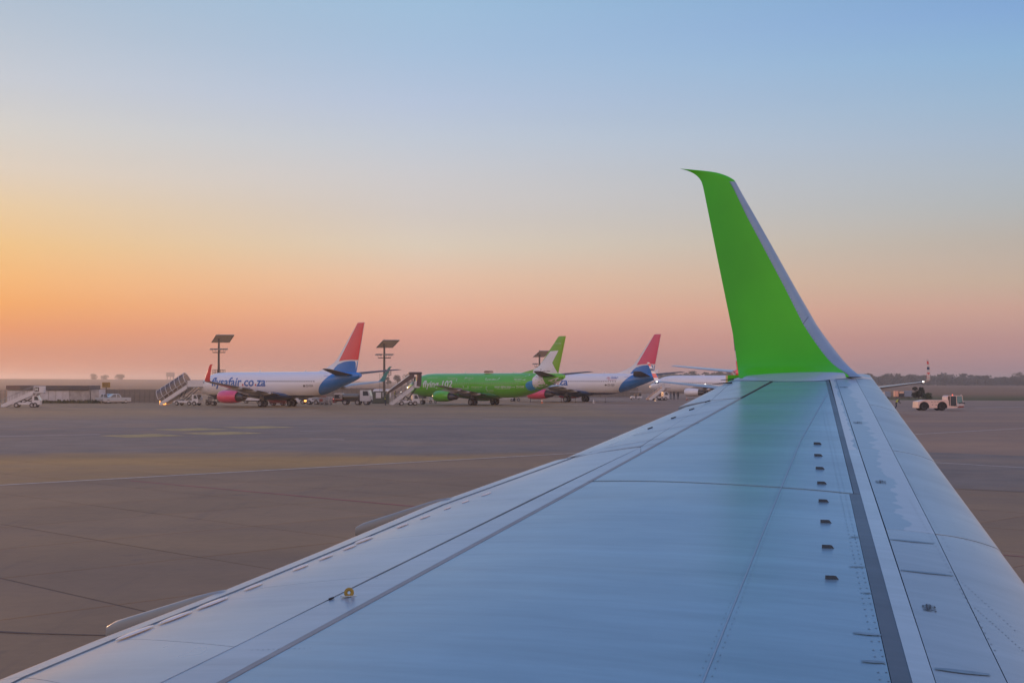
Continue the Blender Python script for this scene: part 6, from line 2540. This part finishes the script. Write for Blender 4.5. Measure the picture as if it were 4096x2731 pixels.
# ================================================================== people
def person(label, X, Y, rz, joints, z0=.012, vest=True, top=None):
    """one skinned body grown along a posed skeleton; joints override the standing pose (x forward, y left)"""
    J = dict(pelvis=(0, 0, .95), waist=(0, 0, 1.10), chest=(0, 0, 1.34), neck=(0, 0, 1.50), head=(0.02, 0, 1.62), crown=(0.01, 0, 1.74),
             hipL=(0, .10, .90), kneeL=(.02, .11, .50), ankL=(0, .11, .08), toeL=(.16, .12, .03), hipR=(0, -.10, .90), kneeR=(.02, -.11, .50), ankR=(0, -.11, .08), toeR=(.16, -.12, .03),
             shL=(0, .19, 1.42), elL=(-.02, .25, 1.14), wrL=(.05, .25, .90), haL=(.08, .25, .80), shR=(0, -.19, 1.42), elR=(-.02, -.25, 1.14), wrR=(.05, -.25, .90), haR=(.08, -.25, .80))
    J.update(joints)
    rad = dict(pelvis=.145, waist=.13, chest=.155, neck=.06, head=.095, crown=.07, hipL=.095, kneeL=.062, ankL=.045, toeL=.035, hipR=.095, kneeR=.062, ankR=.045, toeR=.035,
               shL=.07, elL=.048, wrL=.034, haL=.038, shR=.07, elR=.048, wrR=.034, haR=.038)
    names = list(J)
    E_ = [('pelvis', 'waist'), ('waist', 'chest'), ('chest', 'neck'), ('neck', 'head'), ('head', 'crown')]
    for s in 'LR':
        E_ += [('pelvis', 'hip' + s), ('hip' + s, 'knee' + s), ('knee' + s, 'ank' + s), ('ank' + s, 'toe' + s), ('chest', 'sh' + s), ('sh' + s, 'el' + s), ('el' + s, 'wr' + s), ('wr' + s, 'ha' + s)]
    me = bpy.data.meshes.new('person')
    me.from_pydata([J[n] for n in names], [(names.index(a), names.index(b_)) for a, b_ in E_], [])
    o = bpy.data.objects.new('person', me); COL.objects.link(o)
    md = o.modifiers.new('skin', 'SKIN')
    sv = me.skin_vertices[0].data
    for i, n in enumerate(names):
        sv[i].radius = (rad[n], rad[n]); sv[i].use_root = (n == 'pelvis')
    o.modifiers.new('sub', 'SUBSURF').levels = 1
    bpy.context.view_layer.update()
    m2 = bpy.data.meshes.new_from_object(o.evaluated_get(bpy.context.evaluated_depsgraph_get()))
    bpy.data.objects.remove(o)
    for m_ in (M_NAVYC, top or M_VEST, M_SKIN, M_HAIR):
        m2.materials.append(m_)
    seg = [(a, b_, Vector(J[a]), Vector(J[b_])) for a, b_ in E_]
    for p in m2.polygons:
        p.use_smooth = True
        c = p.center
        best = min(seg, key=lambda s: (c - (s[2] + (s[3] - s[2]) * max(0, min(1, (c - s[2]).dot(s[3] - s[2]) / max(1e-6, (s[3] - s[2]).length_squared))))).length)
        a, b_ = best[0], best[1]
        if b_ in ('head', 'crown'):
            p.material_index = 3 if (c.z > J['head'][2] + .05 or (Vector(c) - Vector(J['head'])).x < -.03) else 2
        elif b_[:2] == 'ha':
            p.material_index = 2
        elif b_ in ('waist', 'chest', 'neck', 'shL', 'shR'):
            p.material_index = 1
        else:
            p.material_index = 0
    r = thing('person', label, 'person', (X, Y, z0), rz)
    obj('body', m2, r)
    return r


person('person in yellow vest bending forward near the pink tug', gx(3583, 186), 186, 0,
       dict(chest=(.20, 0, 1.27), neck=(.36, 0, 1.36), head=(.46, 0, 1.38), crown=(.55, 0, 1.38), shL=(.24, .19, 1.32), shR=(.24, -.19, 1.32), elL=(.40, .24, 1.10), elR=(.42, -.24, 1.10),
            wrL=(.52, .22, .90), wrR=(.56, -.22, .90), haL=(.56, .22, .82), haR=(.60, -.22, .82), waist=(.06, 0, 1.10), kneeL=(.10, .11, .50), ankL=(-.12, .11, .10), toeL=(.03, .12, .03), kneeR=(-.04, -.11, .50), ankR=(-.22, -.11, .12), toeR=(-.08, -.12, .04)))
person('person in yellow vest at the foot of the brown-roofed stairs', gx(1541, 217), 217, 0,
       dict(elR=(.18, -.24, 1.18), wrR=(.40, -.22, 1.20), haR=(.48, -.22, 1.22), kneeL=(.14, .11, .52), ankL=(.02, .11, .08), toeL=(.17, .12, .03)))
person('person in yellow vest climbing the brown-roofed stairs', gx(1566, 219) + .55, 219, R(10),
       dict(kneeL=(.24, .11, .66), ankL=(.22, .11, .28), toeL=(.36, .12, .24), chest=(.06, 0, 1.33), neck=(.10, 0, 1.49), head=(.14, 0, 1.60), crown=(.14, 0, 1.72), elR=(.12, -.26, 1.16), wrR=(.34, -.26, 1.18), haR=(.42, -.26, 1.2)), z0=.68)
person('dark clothed person at the top of the brown-roofed stairs', gx(1566, 219) + 3.7, 219.6, R(190), {}, z0=2.9, top=M_NAVYC)
for i, px in enumerate((2683, 2696, 2713)):
    person(('left', 'middle', 'right')[i] + ' one of three dark figures under the far white jet', gx(px, 288), 288 + i * .3, R(40 * i), dict(kneeL=(.05 * i, .11, .5)), top=M_NAVYC)


# ================================================================== morning haze
def build_haze():
    m_ = bpy.data.materials.new('morning_haze')
    m_.use_nodes = True
    nt = m_.node_tree
    nt.nodes.remove(nt.nodes['Principled BSDF'])
    v = nt.nodes.new('ShaderNodeVolumePrincipled')
    v.inputs['Color'].default_value = (0.93, 0.90, 0.90, 1)
    v.inputs['Density'].default_value = HAZE
    v.inputs['Anisotropy'].default_value = 0.6
    nt.links.new(v.outputs[0], nt.nodes['Material Output'].inputs['Volume'])
    o = MB().box((0, 2300, 11.5), (10400, 5600, 27)).build('haze', m_)
    tag(o, 'thin pink morning haze over the airfield', None, kind='stuff')


HAZE = 0.00032
build_haze()
